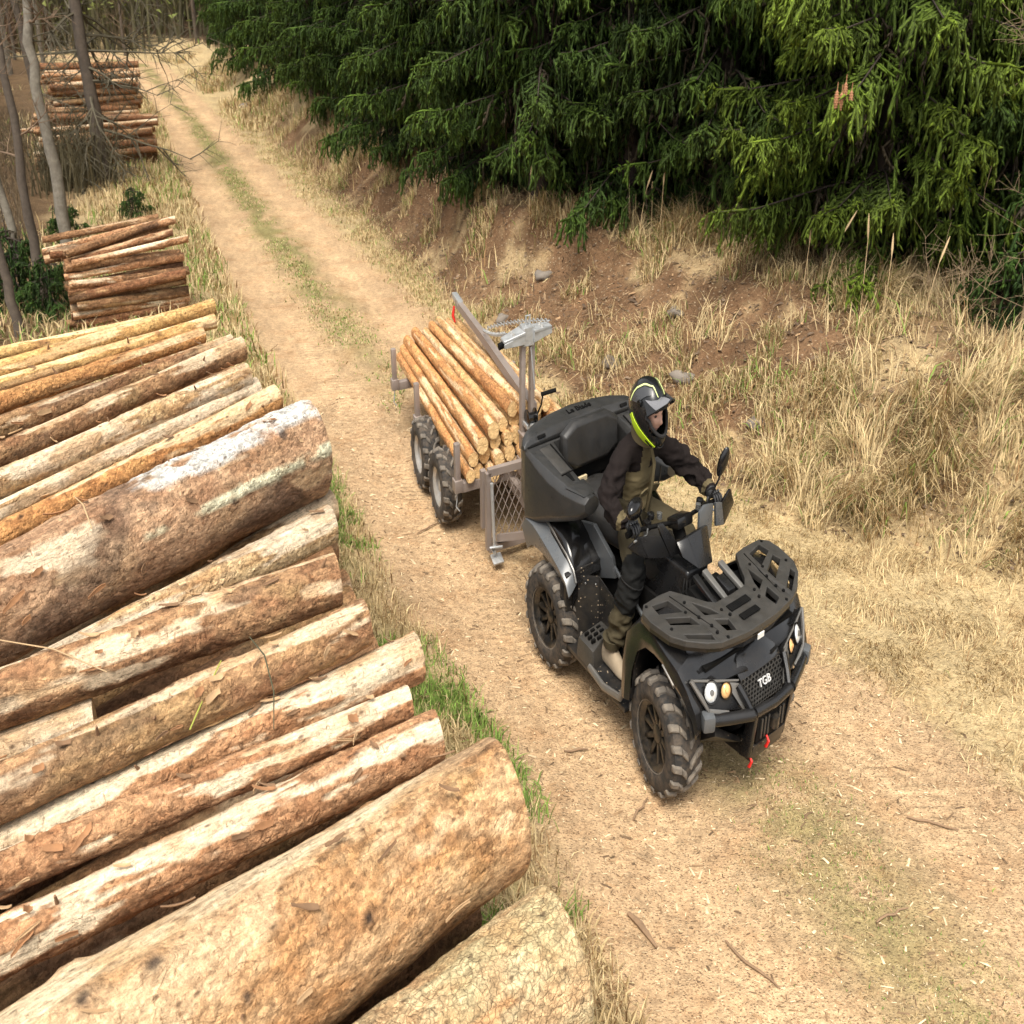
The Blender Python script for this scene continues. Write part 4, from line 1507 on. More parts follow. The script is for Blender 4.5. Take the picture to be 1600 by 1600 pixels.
bare_tree(-9.6, 24.5, [(0, 0, -.2), (-.1, 0, 1.5), (-.2, 0, 3), (-.5, 0, 8)], .09, M_dark, "slim dark trunk between the two far piles", 6, 14, .8, 4.6, 1.4, .25, tw=M_twigd)
bare_tree(-7.75, 17.6, [(0, 0, -.2), (-.05, 0, 1.5), (-.3, .1, 3.4), (-.9, .2, 8)], .08, M_grey, "grey trunk with crooked side branches at the upper left", 7, 9, 1.0, 4.6, 1.5)
bare_tree(-8.3, 39.5, [(0, 0, -.2), (.1, 0, 2), (-.4, .1, 5), (-.9, .2, 10)], .13, M_grey, "thin pale trunk leaning at the far right side of the road", 8, 8, 2.0, 5, 1.6)
# the thin wood behind: countable trunks in a few shapes
tk = []
for s in range(4):
    rr = np.random.default_rng(60 + s)
    mb, tb = MB(), MB()
    lean = rr.normal(0, .35)
    fine = [Vector((lean * (max(z, 0) / 8) ** 1.3 + rr.normal(0, .03), rr.normal(0, .03), z)) for z in (-.3, .8, 2, 3.2, 4.5, 6, 9)]
    mb.tube(fine, [.09, .08, .072, .065, .055, .045, .02], 7)
    for b in range(26):
        z = rr.uniform(.3, 5.5)
        q = fine[min(range(7), key=lambda i: abs(fine[i].z - z))]
        a = rr.uniform(0, 6.28)
        grow(tb, (q.x, q.y, z), (math.cos(a) * .7, math.sin(a) * .9, rr.uniform(-.2, .9)), rr.uniform(.6, 1.6), .014, 2, rr, .6, 3, .08, 3, 4)
    a_, b_ = mb.build("trunk", (M_grey, M_dark)[s % 2]), tb.build("twigs", M_twig)
    tk.append((a_.data, b_.data))
    bpy.data.objects.remove(a_)
    bpy.data.objects.remove(b_)
r_ = np.random.default_rng(15)


def thin_tree(x, y, label, group):
    o = empty("bare_tree", (x, y, ground_z(x, y)), label, "tree", group)
    k = int(r_.integers(4))
    s = r_.uniform(.85, 1.35)
    o.scale = (s * .8 * r_.choice([-1, 1]), s, s)
    link("trunk", tk[k][0], o)
    link("twigs", tk[k][1], o)["kind"] = "stuff"


for i in range(110):
    y = r_.uniform(17, 58)
    x = float(_at(ROAD_L, min(y, 44))) - r_.uniform(2.2, 3.0 + .42 * y) - .08 * y * (y < 40)
    thin_tree(x, y, "thin bare tree in the brown wood left of the road", "thin trees of the brown wood")
for i in range(40):
    y = r_.uniform(46, 72)
    x = -13 - (y - 46) * .35 + r_.uniform(-12, 12)
    if abs(x - .5 * (_at(ROAD_L, y) + _at(ROAD_R, y))) < 1.7: continue
    thin_tree(x, y, "thin bare tree closing the view at the far end of the road", "thin trees at the far end of the road")

# brushwood: fine upright stems as one mass behind
def brush(name, n, f, hgt, cola, colb, label, seed, w=.012, leaf=0):
    r = np.random.default_rng(seed)
    x, y = f(r, n)
    z = height(x, y, False)
    h = hgt * r.uniform(.4, 1.2, n)
    k = 7
    P0 = np.stack([x, y, z], 1)
    lean = np.stack([r.normal(0, .12, n), r.normal(0, .12, n), np.ones(n)], 1) * h[:, None]
    V, F, C = [], [], []
    for s in range(k):
        if s == 0:
            a, d = P0, lean
        else:
            t = r.uniform(.2, .95, n)[:, None]
            a = P0 + lean * t
            d = np.stack([r.normal(0, .35, n), r.normal(0, .35, n), r.uniform(.1, .8, n)], 1) * (h * .4)[:, None]
        e = np.stack([r.normal(0, 1, n), r.normal(0, .4, n), 0 * x], 1)
        e = e / np.linalg.norm(e, axis=1, keepdims=True) * (w * (1 if s == 0 else .55))
        o = sum(len(q) for q in V)
        V.append(np.stack([a - e, a + e, a + d], 1).reshape(-1, 3))
        F.append(o + np.arange(n * 3).reshape(-1, 3))
        m = r.uniform(0, 1, (n, 1))
        C.append(np.repeat(np.array([cola]) * m + np.array([colb]) * (1 - m), 3, 0))
    if leaf:
        for s in range(leaf):
            t = r.uniform(.25, 1.05, n)[:, None]
            a = P0 + lean * t + r.normal(0, .28, (n, 3))
            e1, e2 = r.normal(0, .11, (n, 3)), r.normal(0, .11, (n, 3))
            o = sum(len(q) for q in V)
            V.append(np.stack([a, a + e1, a + e2], 1).reshape(-1, 3))
            F.append(o + np.arange(n * 3).reshape(-1, 3))
            C.append(np.repeat(np.array([[.24, .28, .085]]) * r.uniform(.6, 1.4, (n, 1)), 3, 0))
    me = np_mesh(name, np.concatenate(V), np.concatenate(F), M_blade, np.concatenate(C))
    return prop(link(name, me), label, kind='stuff')


brush("brushwood", 13000, lambda r, n: ((lambda y: (np.interp(np.minimum(y, 44), ROAD_L[1], ROAD_L[0]) - r.uniform(2.2, 26, n) - .06 * y, y))(r.uniform(19, 62, n))), 4.2, (.115, .068, .038), (.07, .042, .026), "brown haze of thin stems filling the wood on the left", 71, .018)
brush("far_wood", 7000, lambda r, n: ((lambda y: (np.maximum(-14 - (y - 50) * .35 + r.uniform(-20, 18, n), -60), y))(r.uniform(50, 90, n))), 7.5, (.13, .125, .06), (.10, .085, .05), "pale green and brown far wood closing the end of the road", 72, .05, 14)
brush("undergrowth", 2600, lambda r, n: ((lambda y: (np.interp(y, ROAD_L[1], ROAD_L[0]) - r.uniform(1.7, 6.5, n) - .05 * y, y))(r.uniform(13.5, 27, n))), .9, (.17, .12, .065), (.10, .075, .05), "low tangled bare undergrowth between the left trunks", 73, .008)
# dead twig mass at the foot of the dark straight trunk
brush("dead_twigs", 330, lambda r, n: (-7.6 + r.normal(0, .36, n), 20.3 + r.normal(0, .5, n)), 1.15, (.11, .09, .045), (.07, .06, .035), "dark mass of dead drooping twigs around the foot of the dark straight trunk", 74, .012)

# ================================================================== right side: bare sapling, shrub, reeds, cones
sx, sy = 3.95, 8.6
rr = np.random.default_rng(9)
sap = empty("bare_sapling", (sx, sy, ground_z(sx, sy)), "bare pale sapling with thin twigs in the long grass at the right edge", "sapling")
M_sap = m_plain("pale_twig", (.25, .18, .105), .9, 0, .35, 12)
st = MB()
P = [Vector((0, 0, -.1)), Vector((.03, 0, .6)), Vector((.0, 0, 1.1)), Vector((.05, .0, 1.7)), Vector((.02, 0, 2.1))]
st.tube(P, [.014, .012, .010, .008, .005], 6)
st.build("trunk", M_sap, sap)
for i in range(13):
    z = rr.uniform(.25, 2.05)
    a = rr.uniform(0, 6.28)
    g_ = MB()
    grow(g_, (.02, 0, z), (math.cos(a), math.sin(a) * .6, rr.uniform(.1, .9)), rr.uniform(.35, .8), .0036, 2, rr, .6, 5, .05, 4, 5, .0012)
    g_.build("branch", M_sap, sap)
for i, (bx, by, s, lab) in enumerate(((4.3, 8.3, .8, "tangled bare shrub with a few dry leaves at the right edge"), (3.55, 9.2, .6, "thin bare shrub between the sapling and the big bright spruce"), (2.35, 12.6, .8, "bare twiggy bush under the spruces behind the rider"))):
    sh = empty("bare_shrub", (bx, by, ground_z(bx, by)), lab, "shrub", "bare shrubs on the right")
    for k in range(6):
        a = rr.uniform(0, 6.28)
        g_ = MB()
        grow(g_, (rr.normal(0, .06), rr.normal(0, .06), -.05), (math.cos(a) * .45, math.sin(a) * .45, 1), s * rr.uniform(.7, 1.3), .004, 2, rr, .6, 5, .02, 4, 5, .0012)
        g_.build("stem", M_sap, sh)
# reed grass heads standing above the rest
M_reed = m_plain("reed_straw", (.52, .38, .21), .9, 0, .3, 20)
for i, (x, y, h) in enumerate(((2.75, 9.9, .8), (2.98, 9.5, .85), (3.12, 9.3, .75), (3.3, 8.9, .8), (1.35, 12.2, .75), (1.55, 12.0, .8), (1.5, 12.35, .6), (2.6, 10.0, .65), (.2, 13.4, .7))):
    o = empty("reed_grass", (x, y, ground_z(x, y)), ("tall reed stem with a pale plume beside the big bright spruce" if x > 2 else "thin bent reed stem against the dark gap under the spruces"), "reed", "reed stems on the bank top")
    lx = rr.normal(.03, .05)
    p2 = Vector((lx, 0, h * .75))
    p3 = Vector((lx * 1.9, .02, h))
    MB().tube([(0, 0, 0), (lx * .4, 0, h * .4), p2], [.0035, .003, .0025], 5).build("stem", M_reed, o)
    MB().tube([p2, p2.lerp(p3, .35), p2.lerp(p3, .75), p3], [.003, .010, .007, .002], 6).build("plume", M_reed, o)
# ================================================================== the quad bike
DUST = (.27, .205, .135)
M_plas = m_plain("black_plastic", (.010, .010, .0105), .27, 0, .3, 8, .1, 400, .02, DUST, .5)
M_matt = m_plain("matt_black", (.004, .004, .004), .75, 0, .3, 8, .2, 300, .015, DUST, .12)
M_rack = m_plain("grained_dark_grey", (.036, .034, .031), .44, 0, .25, 16, .35, 500, .05, DUST, .5)
M_box = m_plain("charcoal_box_plastic", (.026, .026, .0257), .36, 0, .25, 16, .2, 500, .04, DUST, .5)
M_grey = m_plain("slate_painted_panel", (.085, .092, .098), .32, .1, .2, 6, .08, 300, .10, DUST)
M_gloss = m_plain("gloss_black", (.007, .0068, .007), .17, 0, .3, 6, 0, 1, .02, DUST, .5)
M_seat = m_plain("black_leatherette", (.020, .0195, .019), .42, 0, .25, 12, .3, 260, .03, DUST, .45)
M_tyre = m_plain("dusty_rubber", (.020, .019, .018), .85, 0, .4, 12, .4, 120, .6, (.17, .125, .085))
M_lug = m_plain("dusty_tread", (.12, .105, .088), .9, 0, .5, 16, .4, 90, .7, (.27, .225, .17))
M_rimb = m_plain("black_rim", (.012, .012, .012), .35, .2, .3, 10, 0, 1, .25, DUST)
M_bezel = m_plain("brushed_grey", (.16, .155, .145), .35, .4, .25, 8, .1, 200, .2, DUST)
M_chrome = m_plain("bright_metal", (.55, .55, .54), .3, .9, .2, 12)
M_lens = m_plain("headlamp_glass", (.72, .74, .74), .12, .35, .25, 60)
M_amber = m_plain("amber_lens", (.72, .42, .18), .2, .1, .2, 40)
M_red = m_plain("red_paint", (.62, .02, .015), .45, 0, .15)
M_white = m_plain("white_sticker", (.72, .71, .68), .5, 0, .05)
M_letter = m_plain("silver_letters", (.74, .74, .73), .35, .3, .05)
M_mud = m_plain("splashed_black_plastic", (.012, .012, .0125), .35, 0, .3, 8, .1, 400, .08, DUST, .4, .12)
M_nose = m_plain("satin_black_bodywork", (.010, .010, .0105), .17, 0, .25, 8, .06, 400, .03, DUST, .6)

Q = Frame("quad_bike", 1.199, 5.271, -.987, "black four wheeled quad bike with a rear cargo box and front rack", "quad bike")


def lug(R, a, y0, y1, skew, th, h, taper=.72):
    """block on the tread: angle a, from y0 to y1 across, skewed round"""
    def ring(r, k):
        o = []
        for (y, s) in ((y0, -1), (y0, 1), (y1, 1), (y1, -1)):
            yy = (y0 + y1) / 2 + (y - (y0 + y1) / 2) * k
            aa = a + skew * (y - y0) + s * th / 2 / R * k
            rr = r - max(0, abs(yy) - .085) * .35
            o.append((rr * math.cos(aa), yy, rr * math.sin(aa)))
        return o
    return MB().hull(ring(R - .012, 1.0), ring(R + h, taper))


def wheel(fr, c, R, w, steer, side, n=18, rim_mat=M_rimb, spokes=10, lugs=True, rim_r=.168, lugh=.016):
    T = rz(steer)
    hw = w / 2

    def put(mb): return mb.xf(T, c)
    rim = MB()
    rim.lathe([(-hw * .8, rim_r), (-hw * .86, rim_r + .012), (-hw * .8, rim_r + .014), (-hw * .7, rim_r), (hw * .7, rim_r), (hw * .8, rim_r + .014), (hw * .86, rim_r + .012), (hw * .8, rim_r - .004), (hw * .6, rim_r - .02), (-hw * .6, rim_r - .02)], n=30, closed=True)
    rim.lathe([(side * hw * .05, .01), (side * hw * .05, rim_r - .015)], n=30)
    wh = put(rim).build("wheel", rim_mat, None, fr)
    ty = MB().lathe([(-hw * .78, rim_r + .008), (-hw * .98, rim_r + .02), (-hw * 1.02, R * .74), (-hw * .99, R * .86), (-hw * .86, R * .955), (-hw * .5, R * .985), (0, R * .99), (hw * .5, R * .985), (hw * .86, R * .955), (hw * .99, R * .86), (hw * 1.02, R * .74), (hw * .98, rim_r + .02), (hw * .78, rim_r + .008), (0, R * .8)], n=48, closed=True)
    put(ty).build("tyre", M_tyre, wh, fr, sharp=60)
    if lugs:
        for k in range(n):
            a = 2 * math.pi * k / n
            for s in (-1, 1):
                aa = a + (0 if s > 0 else math.pi / n)
                m = lug(R, aa, s * .006, s * hw * .50, s * 2.6 * (.25 / w), .045, lugh)
                put(m).build("tread_lug", M_lug, wh, fr, .005, 1, ang=20)
                m = lug(R - .004, aa + math.pi / n * .9, s * hw * .42, s * hw * 1.04, s * .9, .046, lugh, .8)
                put(m).build("tread_lug", M_lug, wh, fr, .005, 1, ang=20)
    # bead ring in dusty brown, spokes, hub
    put(MB().lathe([(side * hw * .93, rim_r + .012), (side * hw * .97, rim_r + .03), (side * hw * .93, rim_r + .046), (side * hw * .86, rim_r + .03)], n=36, closed=True)).build("bead_ring", M_lug, wh, fr)
    for k in range(spokes):
        a = 2 * math.pi * k / spokes
        sp = MB().hull([(.035, side * hw * .50, -.017), (.035, side * hw * .50, .017), (.035, side * hw * .25, .017), (.035, side * hw * .25, -.017)],
                       [(rim_r - .012, side * hw * .66, -.012), (rim_r - .012, side * hw * .66, .012), (rim_r - .012, side * hw * .3, .012), (rim_r - .012, side * hw * .3, -.012)])
        sp.xf(ry(-a))
        put(sp).build("spoke", rim_mat, wh, fr, .004, 1)
    put(MB().lathe([(side * hw * .2, .05), (side * hw * .55, .047), (side * hw * .62, .036), (side * hw * .64, .004)], n=18)).build("hub_cap", rim_mat, wh, fr)
    return wh


STEER = math.radians(-10)
for sx_, cx, cz, R, w, st in ((-1, .60, .305, .30, .245, STEER), (1, .60, .305, .30, .245, STEER), (-1, -.72, .312, .305, .27, 0), (1, -.72, .312, .305, .27, 0)):
    wheel(Q, (cx, sx_ * .50, cz), R, w, st, sx_)
# axles, arms and underbody
MB().prism([(-.95, .32), (-.98, .56), (-.5, .72), (.3, .74), (.92, .64), (1.02, .46), (.85, .30), (-.7, .28)], 'y', -.21, .21).build("frame", M_matt, None, Q, .02)
for s in (-1, 1):
    MB().tube([(.60, s * .18, .36), (.60, s * .42, .31)], .035, 10).tube([(.42, s * .2, .38), (.60, s * .40, .29)], .02, 8).tube([(.78, s * .2, .38), (.60, s * .40, .29)], .02, 8).build("suspension_arm", M_matt, None, Q)
    MB().tube([(-.72, s * .18, .36), (-.72, s * .42, .31)], .035, 10).tube([(-.5, s * .2, .36), (-.72, s * .40, .27)], .022, 8).build("suspension_arm", M_matt, None, Q)
    MB().tube([(.60, s * .27, .80), (.58, s * .37, .42)], .034, 12).build("shock_absorber", M_matt, None, Q)

# ---- front fenders
FST = [((.335, .37), (.255, .37), (.30, .42)), ((.345, .55), (.255, .58), (.29, .62)), ((.39, .69), (.285, .76), (.32, .84)), ((.47, .755), (.40, .875), (.42, .915)), ((.56, .765), (.50, .895), (.52, .925)), ((.66, .755), (.66, .845), (.66, .90)), ((.77, .70), (.79, .815), (.78, .865)), ((.86, .62), (.865, .745), (.86, .775)), ((.92, .55), (.935, .65), (.93, .67)), ((.935, .49), (.965, .575), (.96, .59))]
for s in (-1, 1):
    rows = []
    for (xa, za), (xr, zr), (xi, zi) in FST:
        k = min(1, max(0, (xr - .8) / .22))
        yo = .625 - .07 * k
        rows.append([(xa, s * (yo - .01), za), (xa * .55 + xr * .45, s * (yo + .012), za * .55 + zr * .45), (xr, s * yo, zr - .012), (xr, s * (yo - .03), zr + .004), (xr * .5 + xi * .5, s * (yo - .11 + .07 * k), (zr + zi) / 2 + .004), (xi, s * (.44 + .065 * k), zi - .02 * k), (xi, s * (.33 + .165 * k), zi - .03 * k)])
    if s > 0: rows = [r[::-1] for r in rows]
    f = MB().sheet(rows, .014).build("front_fender", M_nose, None, Q, sharp=32)
    # highlight put in as a short pale strip along the arch
    er = [[(xa + .004, s * (.632 - .07 * min(1, max(0, (xr - .8) / .22))), za + .002), (xa * .8 + xr * .2, s * (.640 - .07 * min(1, max(0, (xr - .8) / .22))), za * .8 + zr * .2)] for (xa, za), (xr, zr), _ in FST[5:7]]
    if s > 0: er = [r[::-1] for r in er]
    MB().sheet(er, .008).build("edge_highlight", M_bezel, f, Q)
    wl = [[(xa - .0, s * .60, za + .01), (xa * .5 + xi * .5, s * .42, zi - .05), (xi, s * .28, zi - .06)] for (xa, za), (xr, zr), (xi, zi) in FST]
    if s > 0: wl = [r[::-1] for r in wl]
    MB().sheet(wl, .008).build("wheel_liner", M_mud, f, Q)
# ---- nose
MB().loft([[(.40, -.30, .60), (.40, .30, .60), (.40, .33, .86), (.40, -.33, .86)], [(.75, -.36, .50), (.75, .36, .50), (.75, .40, .82), (.75, -.40, .82)], [(.93, -.34, .50), (.93, .34, .50), (.91, .42, .70), (.91, -.42, .70)], [(1.02, -.16, .50), (1.02, .16, .50), (.965, .26, .685), (.965, -.26, .685)]]).build("nose_core", M_matt, None, Q, .01)
for s in (-1, 1):
    rows = []
    for t in (0, .25, .5, .75, 1):
        zz = .865 - .125 * t - .03 * math.sin(math.pi * t) * -1
        rows.append([(.74 + .15 * t - .03 * u * u, s * (.12 + .40 * u), zz + .02 * math.sin(math.pi * u) + .01 * u - .03 * u * t) for u in (0, .2, .4, .6, .8, 1)])
    for r in rows[-1:]:
        pass
    rows.append([(.905 + .07 * (1 - u), s * (.125 + .38 * u), .725 + .0 * u) for u in (0, .2, .4, .6, .8, 1)])
    if s > 0: rows = [r[::-1] for r in rows]
    MB().sheet(rows, .012).build("nose_panel", M_nose, None, Q, sharp=40)
    # headlamp surround
    ot, it, ib, ob = Vector((.865, s * .575, .775)), Vector((.985, s * .235, .722)), Vector((1.06, s * .165, .575)), Vector((.97, s * .49, .64))
    MB().hull([ot, it, ib, ob], [ot + Vector((-.05, 0, -.01)), it + Vector((-.05, 0, -.01)), ib + Vector((-.05, 0, 0)), ob + Vector((-.05, 0, 0))]).build("lamp_surround", M_plas, None, Q, .008)
    for a, b, r1 in ((ot, ob, .014), (ob, ob.lerp(ib, .45) + Vector((.006, 0, -.004)), .012), (ot, it, .007)):
        MB().tube([a + Vector((.004, 0, .004)), a.lerp(b, .5) + Vector((.008, 0, .002)), b + Vector((.004, 0, .002))], [r1, r1 * 1.1, r1 * .7], 8).build("lamp_trim", M_bezel, None, Q)
    MB().hull([ib.lerp(it, .1) + Vector((.012, 0, 0)), ib.lerp(it, .9) + Vector((.012, 0, 0)), it.lerp(ot, .28) + Vector((.010, 0, -.01)), ib.lerp(ob, .22) + Vector((.012, 0, .01))],
              [ib.lerp(it, .1), ib.lerp(it, .9), it.lerp(ot, .28), ib.lerp(ob, .22)]).build("lamp_trim", M_bezel, None, Q, .004)
    for nm, c, r, mt in (("headlight", (.935, s * .445, .708), .052, M_lens), ("indicator", (.968, s * .335, .695), .039, M_amber)):
        ax = Vector((.86, s * .28, .42)).normalized()
        qr = ax.to_track_quat('X', 'Z').to_matrix()
        hd = MB().lathe([(-.03, r * 1.02), (.012, r * 1.12), (.018, r * 1.05), (.010, r * .97), (.004, r * .9)], axis='x', n=28).xf(qr, c).build(nm, M_gloss, None, Q)
        MB().lathe([(.004, r * .95), (.014, r * .72), (.019, r * .4), (.021, .002)], axis='x', n=28).xf(qr, c).build("lens", mt, hd, Q)
        MB().lathe([(.019, r * .30), (.026, r * .26), (.027, .002)], axis='x', n=16).xf(qr, c).build("bulb_cap", M_bezel if nm == "headlight" else M_amber, hd, Q)
# central hood strip
MB().sheet([[(.70, -.10, .885), (.70, 0, .89), (.70, .10, .885)], [(.84, -.115, .80), (.84, 0, .81), (.84, .115, .80)], [(.955, -.215, .735), (.965, 0, .745), (.955, .215, .735)], [(.99, -.205, .705), (1.0, 0, .715), (.99, .205, .705)]], .015).build("hood_strip", M_nose, None, Q, .006)
# grille: dark backing, honeycomb bars and raised letters
g_tl, g_tr, g_bl, g_br = Vector((.985, -.205, .705)), Vector((.985, .205, .705)), Vector((1.062, -.145, .575)), Vector((1.062, .145, .575))
gn = (g_tr - g_tl).cross(g_bl - g_tl).normalized()
if gn.x < 0: gn = -gn
MB().hull([g_tl, g_tr, g_br, g_bl], [q - gn * .02 for q in (g_tl, g_tr, g_br, g_bl)]).build("grille", M_matt, None, Q)
GR = bpy.data.objects["grille"]
hx = MB()
for i in range(11):
    for j in range(8):
        u = (i + .5 * (j % 2) + .3) / 11
        v = (j + .5) / 8
        if u > 1: continue
        c = g_tl.lerp(g_tr, u).lerp(g_bl.lerp(g_br, u), v) + gn * .004
        e1 = (g_tr - g_tl).normalized()
        e2 = gn.cross(e1)
        r = .0185 * (1 - .22 * v)
        pts = [c + e1 * (r * math.cos(math.pi / 6 + k * math.pi / 3)) + e2 * (r * .62 * math.sin(math.pi / 6 + k * math.pi / 3)) for k in range(6)]
        for k in range(6):
            hx.tube([pts[k], pts[(k + 1) % 6]], .0028, 4, False)
prop(hx.build("honeycomb_bars", M_rack, GR, Q), kind="stuff")


def text_part(body, size, M3, c, depth, name, mat, parent, fr):
    cu = bpy.data.curves.new("lettering", 'FONT')
    cu.body = body
    cu.size = size
    cu.extrude = depth
    cu.align_x = 'CENTER'
    cu.align_y = 'CENTER'
    o = bpy.data.objects.new("lettering", cu)
    COL.objects.link(o)
    me = bpy.data.meshes.new_from_object(o.evaluated_get(bpy.context.evaluated_depsgraph_get()))
    bpy.data.objects.remove(o)
    b = MB()
    b.add([M3 @ q.co + Vector(c) for q in me.vertices], [tuple(p.vertices) for p in me.polygons])
    bpy.data.meshes.remove(me)
    return b.build(name, mat, parent, fr)


e1 = (g_tr - g_tl).normalized()
e2 = gn.cross(e1)
M3 = Matrix((e1 * 1.15, e2, gn)).transposed()
text_part("TGB", .056, M3, g_tl.lerp(g_br, .5) + gn * .012 + Vector((0, .02, .015)), .006, "badge", M_letter, GR, Q)
# ---- bumper
for s in (-1, 1):
    MB().tube([(1.00, s * .47, .60), (1.05, s * .36, .598), (1.11, s * .20, .592)], .031, 14).build("bumper_bar", M_plas, None, Q)
    MB().box((.985, s * .505, .60), (.075, .085, .085), rz(s * .45)).build("bumper_cap", M_grey, None, Q, .018, 2)
    MB().hull([(1.135, s * .205, .60), (1.135, s * .165, .60), (1.11, s * .165, .33), (1.10, s * .19, .33)], [(1.07, s * .205, .61), (1.07, s * .165, .61), (1.02, s * .165, .30), (1.02, s * .19, .30)]).build("bumper_plate", M_plas, None, Q, .008)
    MB().tube([(.99, s * .24, .70), (1.05, s * .215, .645), (1.09, s * .195, .60)], [.026, .024, .022], 8).build("bumper_arm", M_plas, None, Q)
    MB().hull([(1.02, s * .16, .36), (1.02, s * .46, .52), (.88, s * .44, .40), (.80, s * .16, .27)], [(1.0, s * .16, .38), (.99, s * .44, .55), (.86, s * .42, .44), (.78, s * .16, .30)]).build("skid_wing", M_mud, None, Q, .004)
MB().tube([(1.11, -.18, .592), (1.125, 0, .592), (1.11, .18, .592)], .028, 12).build("cross_bar", M_plas, None, Q)
MB().prism([(1.10, .30), (1.12, .40), (1.05, .40), (.72, .28), (.74, .25)], 'y', -.165, .165).build("skid_plate", M_mud, None, Q, .006)
fl = MB().box((1.11, 0, .485), (.022, .30, .15)).build("fairlead_plate", M_matt, None, Q, .008)
for k, yy in enumerate((-.11, -.075, -.04, .075, .11)):
    MB().box((1.124, yy, .485), (.012, .016, .11)).build("slot_bar", M_rack, fl, Q, .003)
MB().lathe([(-.032, .002), (-.03, .034), (.03, .034), (.032, .002)], c=(1.128, .018, .485), axis='z', n=14).build("winch_roller", M_rimb, fl, Q)
for c in ((1.135, -.06, .40), (1.09, -.16, .295)):
    MB().tube([(c[0], c[1], c[2] + .035), (c[0] + .02, c[1] + .004, c[2] + .012), (c[0] + .012, c[1] - .006, c[2] - .018), (c[0] - .006, c[1] + .006, c[2] - .036)], [.007, .010, .010, .006], 8).build("tow_hook", M_red, None, Q)

# ---- front rack: plate with cut-outs
def plate_with_holes(outer, holes, z, th, bev, name, mat, parent, fr):
    cu = bpy.data.curves.new("plate", 'CURVE')
    cu.dimensions = '2D'
    cu.fill_mode = 'BOTH'
    cu.extrude = th / 2 - bev
    cu.bevel_depth = bev
    cu.bevel_resolution = 1
    for poly in [outer] + holes:
        sp = cu.splines.new('POLY')
        sp.points.add(len(poly) - 1)
        for p, q in zip(sp.points, poly):
            p.co = (q[0], q[1], 0, 1)
        sp.use_cyclic_u = True
    o = bpy.data.objects.new("plate", cu)
    COL.objects.link(o)
    me = bpy.data.meshes.new_from_object(o.evaluated_get(bpy.context.evaluated_depsgraph_get()))
    bpy.data.objects.remove(o)
    b = MB()
    b.add([(q.co.x, q.co.y, q.co.z + (z(q.co.x, q.co.y) if callable(z) else z)) for q in me.vertices], [tuple(p.vertices) for p in me.polygons])
    bpy.data.meshes.remove(me)
    return b.build(name, mat, parent, fr, sharp=14)


half = [(.958, 0), (.955, -.15), (.925, -.36), (.885, -.46), (.80, -.575), (.715, -.635), (.56, -.662), (.465, -.655), (.415, -.60), (.405, -.44), (.415, -.345), (.52, -.27), (.625, -.205), (.672, -.152), (.678, 0)]
outer = half + [(x, -y) for x, y in half[-2:0:-1]]
hh = [[(.455, -.555), (.475, -.43), (.60, -.41), (.535, -.565)], [(.587, -.553), (.662, -.405), (.745, -.395), (.65, -.563)], [(.755, -.545), (.845, -.39), (.888, -.40), (.80, -.545)],
      [(.575, -.295), (.685, -.228), (.752, -.206), (.705, -.298)], [(.772, -.272), (.822, -.19), (.905, -.205), (.878, -.268)]]
hh = [[(cx_ + (x - cx_) * 1.14, cy_ + (y - cy_) * 1.12) for x, y in h] for h in hh for cx_, cy_ in [(sum(q[0] for q in h) / len(h), sum(q[1] for q in h) / len(h))]]
hh += [[(x, -y) for x, y in h] for h in hh]
rk_z = lambda x, y: .932 + .007 * sstep(.30, .62, abs(y)) - .012 * sstep(.85, .96, x)
rk_z2 = lambda x, y: float(rk_z(x, y))
RK = plate_with_holes(outer, hh, rk_z2, .034, .004, "front_rack", M_rack, None, Q)
# skirt round the front
sk = [q for q in half[1:8]][::-1]
sk = [(x, y) for x, y in sk] + [(.958, 0)] + [(x, -y) for x, y in sk[::-1]]
sk = [(x - .012, y * .985) for x, y in sk]
MB().sheet([[(x - .008, y * .99, rk_z2(x, y) - .012), (x - .010, y * .985, rk_z2(x, y) - .04), (x - .028, y * .96, rk_z2(x, y) - (.080 if abs(y) < .2 else .044))] for x, y in sk], .012).build("rack_skirt", M_plas, RK, Q, sharp=10)
MB().box((.966, -.012, .876), (.006, .062, .028)).build("white_tag", M_white, RK, Q)
for x0, x1, w_ in ((.735, .790, .10), (.838, .885, .085)):
    gp = MB()
    for i in range(4):
        for j in range(12):
            gp.box((x0 + (x1 - x0) * (i + .5) / 4, -.02 - w_ + 2 * w_ * (j + .5) / 12, rk_z2(x0, 0) + .0195), (.009, .010, .004))
    gp.box(((x0 + x1) / 2, -.02, rk_z2(x0, 0) + .0185), (x1 - x0, 2 * w_, .004))
    prop(gp.build("grip_pad", M_matt, RK, Q))
for x, y in ((.44, -.60), (.62, -.40), (.70, -.35), (.55, -.34), (.68, -.59), (.86, -.34), (.80, -.33), (.92, -.30), (.74, -.17), (.80, -.15)):
    for s in (-1, 1):
        MB().lathe([(-.004, .011), (.004, .010), (.005, .002)], c=(x, s * y, rk_z2(x, y) + .0185), axis='z', n=10).build("bolt", M_matt, RK, Q)
for s in (-1, 1):       # grooves that split the rack into three
    MB().tube([(.45, s * .39, rk_z2(.45, .39) + .0175), (.93, s * .30, rk_z2(.93, .30) + .0175)], .004, 5).build("seam", M_matt, RK, Q)
MB().box((.66, 0, .79), (.44, .9, .02)).build("dark_backing", M_matt, None, Q)  # black box added to darken what shows through the rack cut-outs
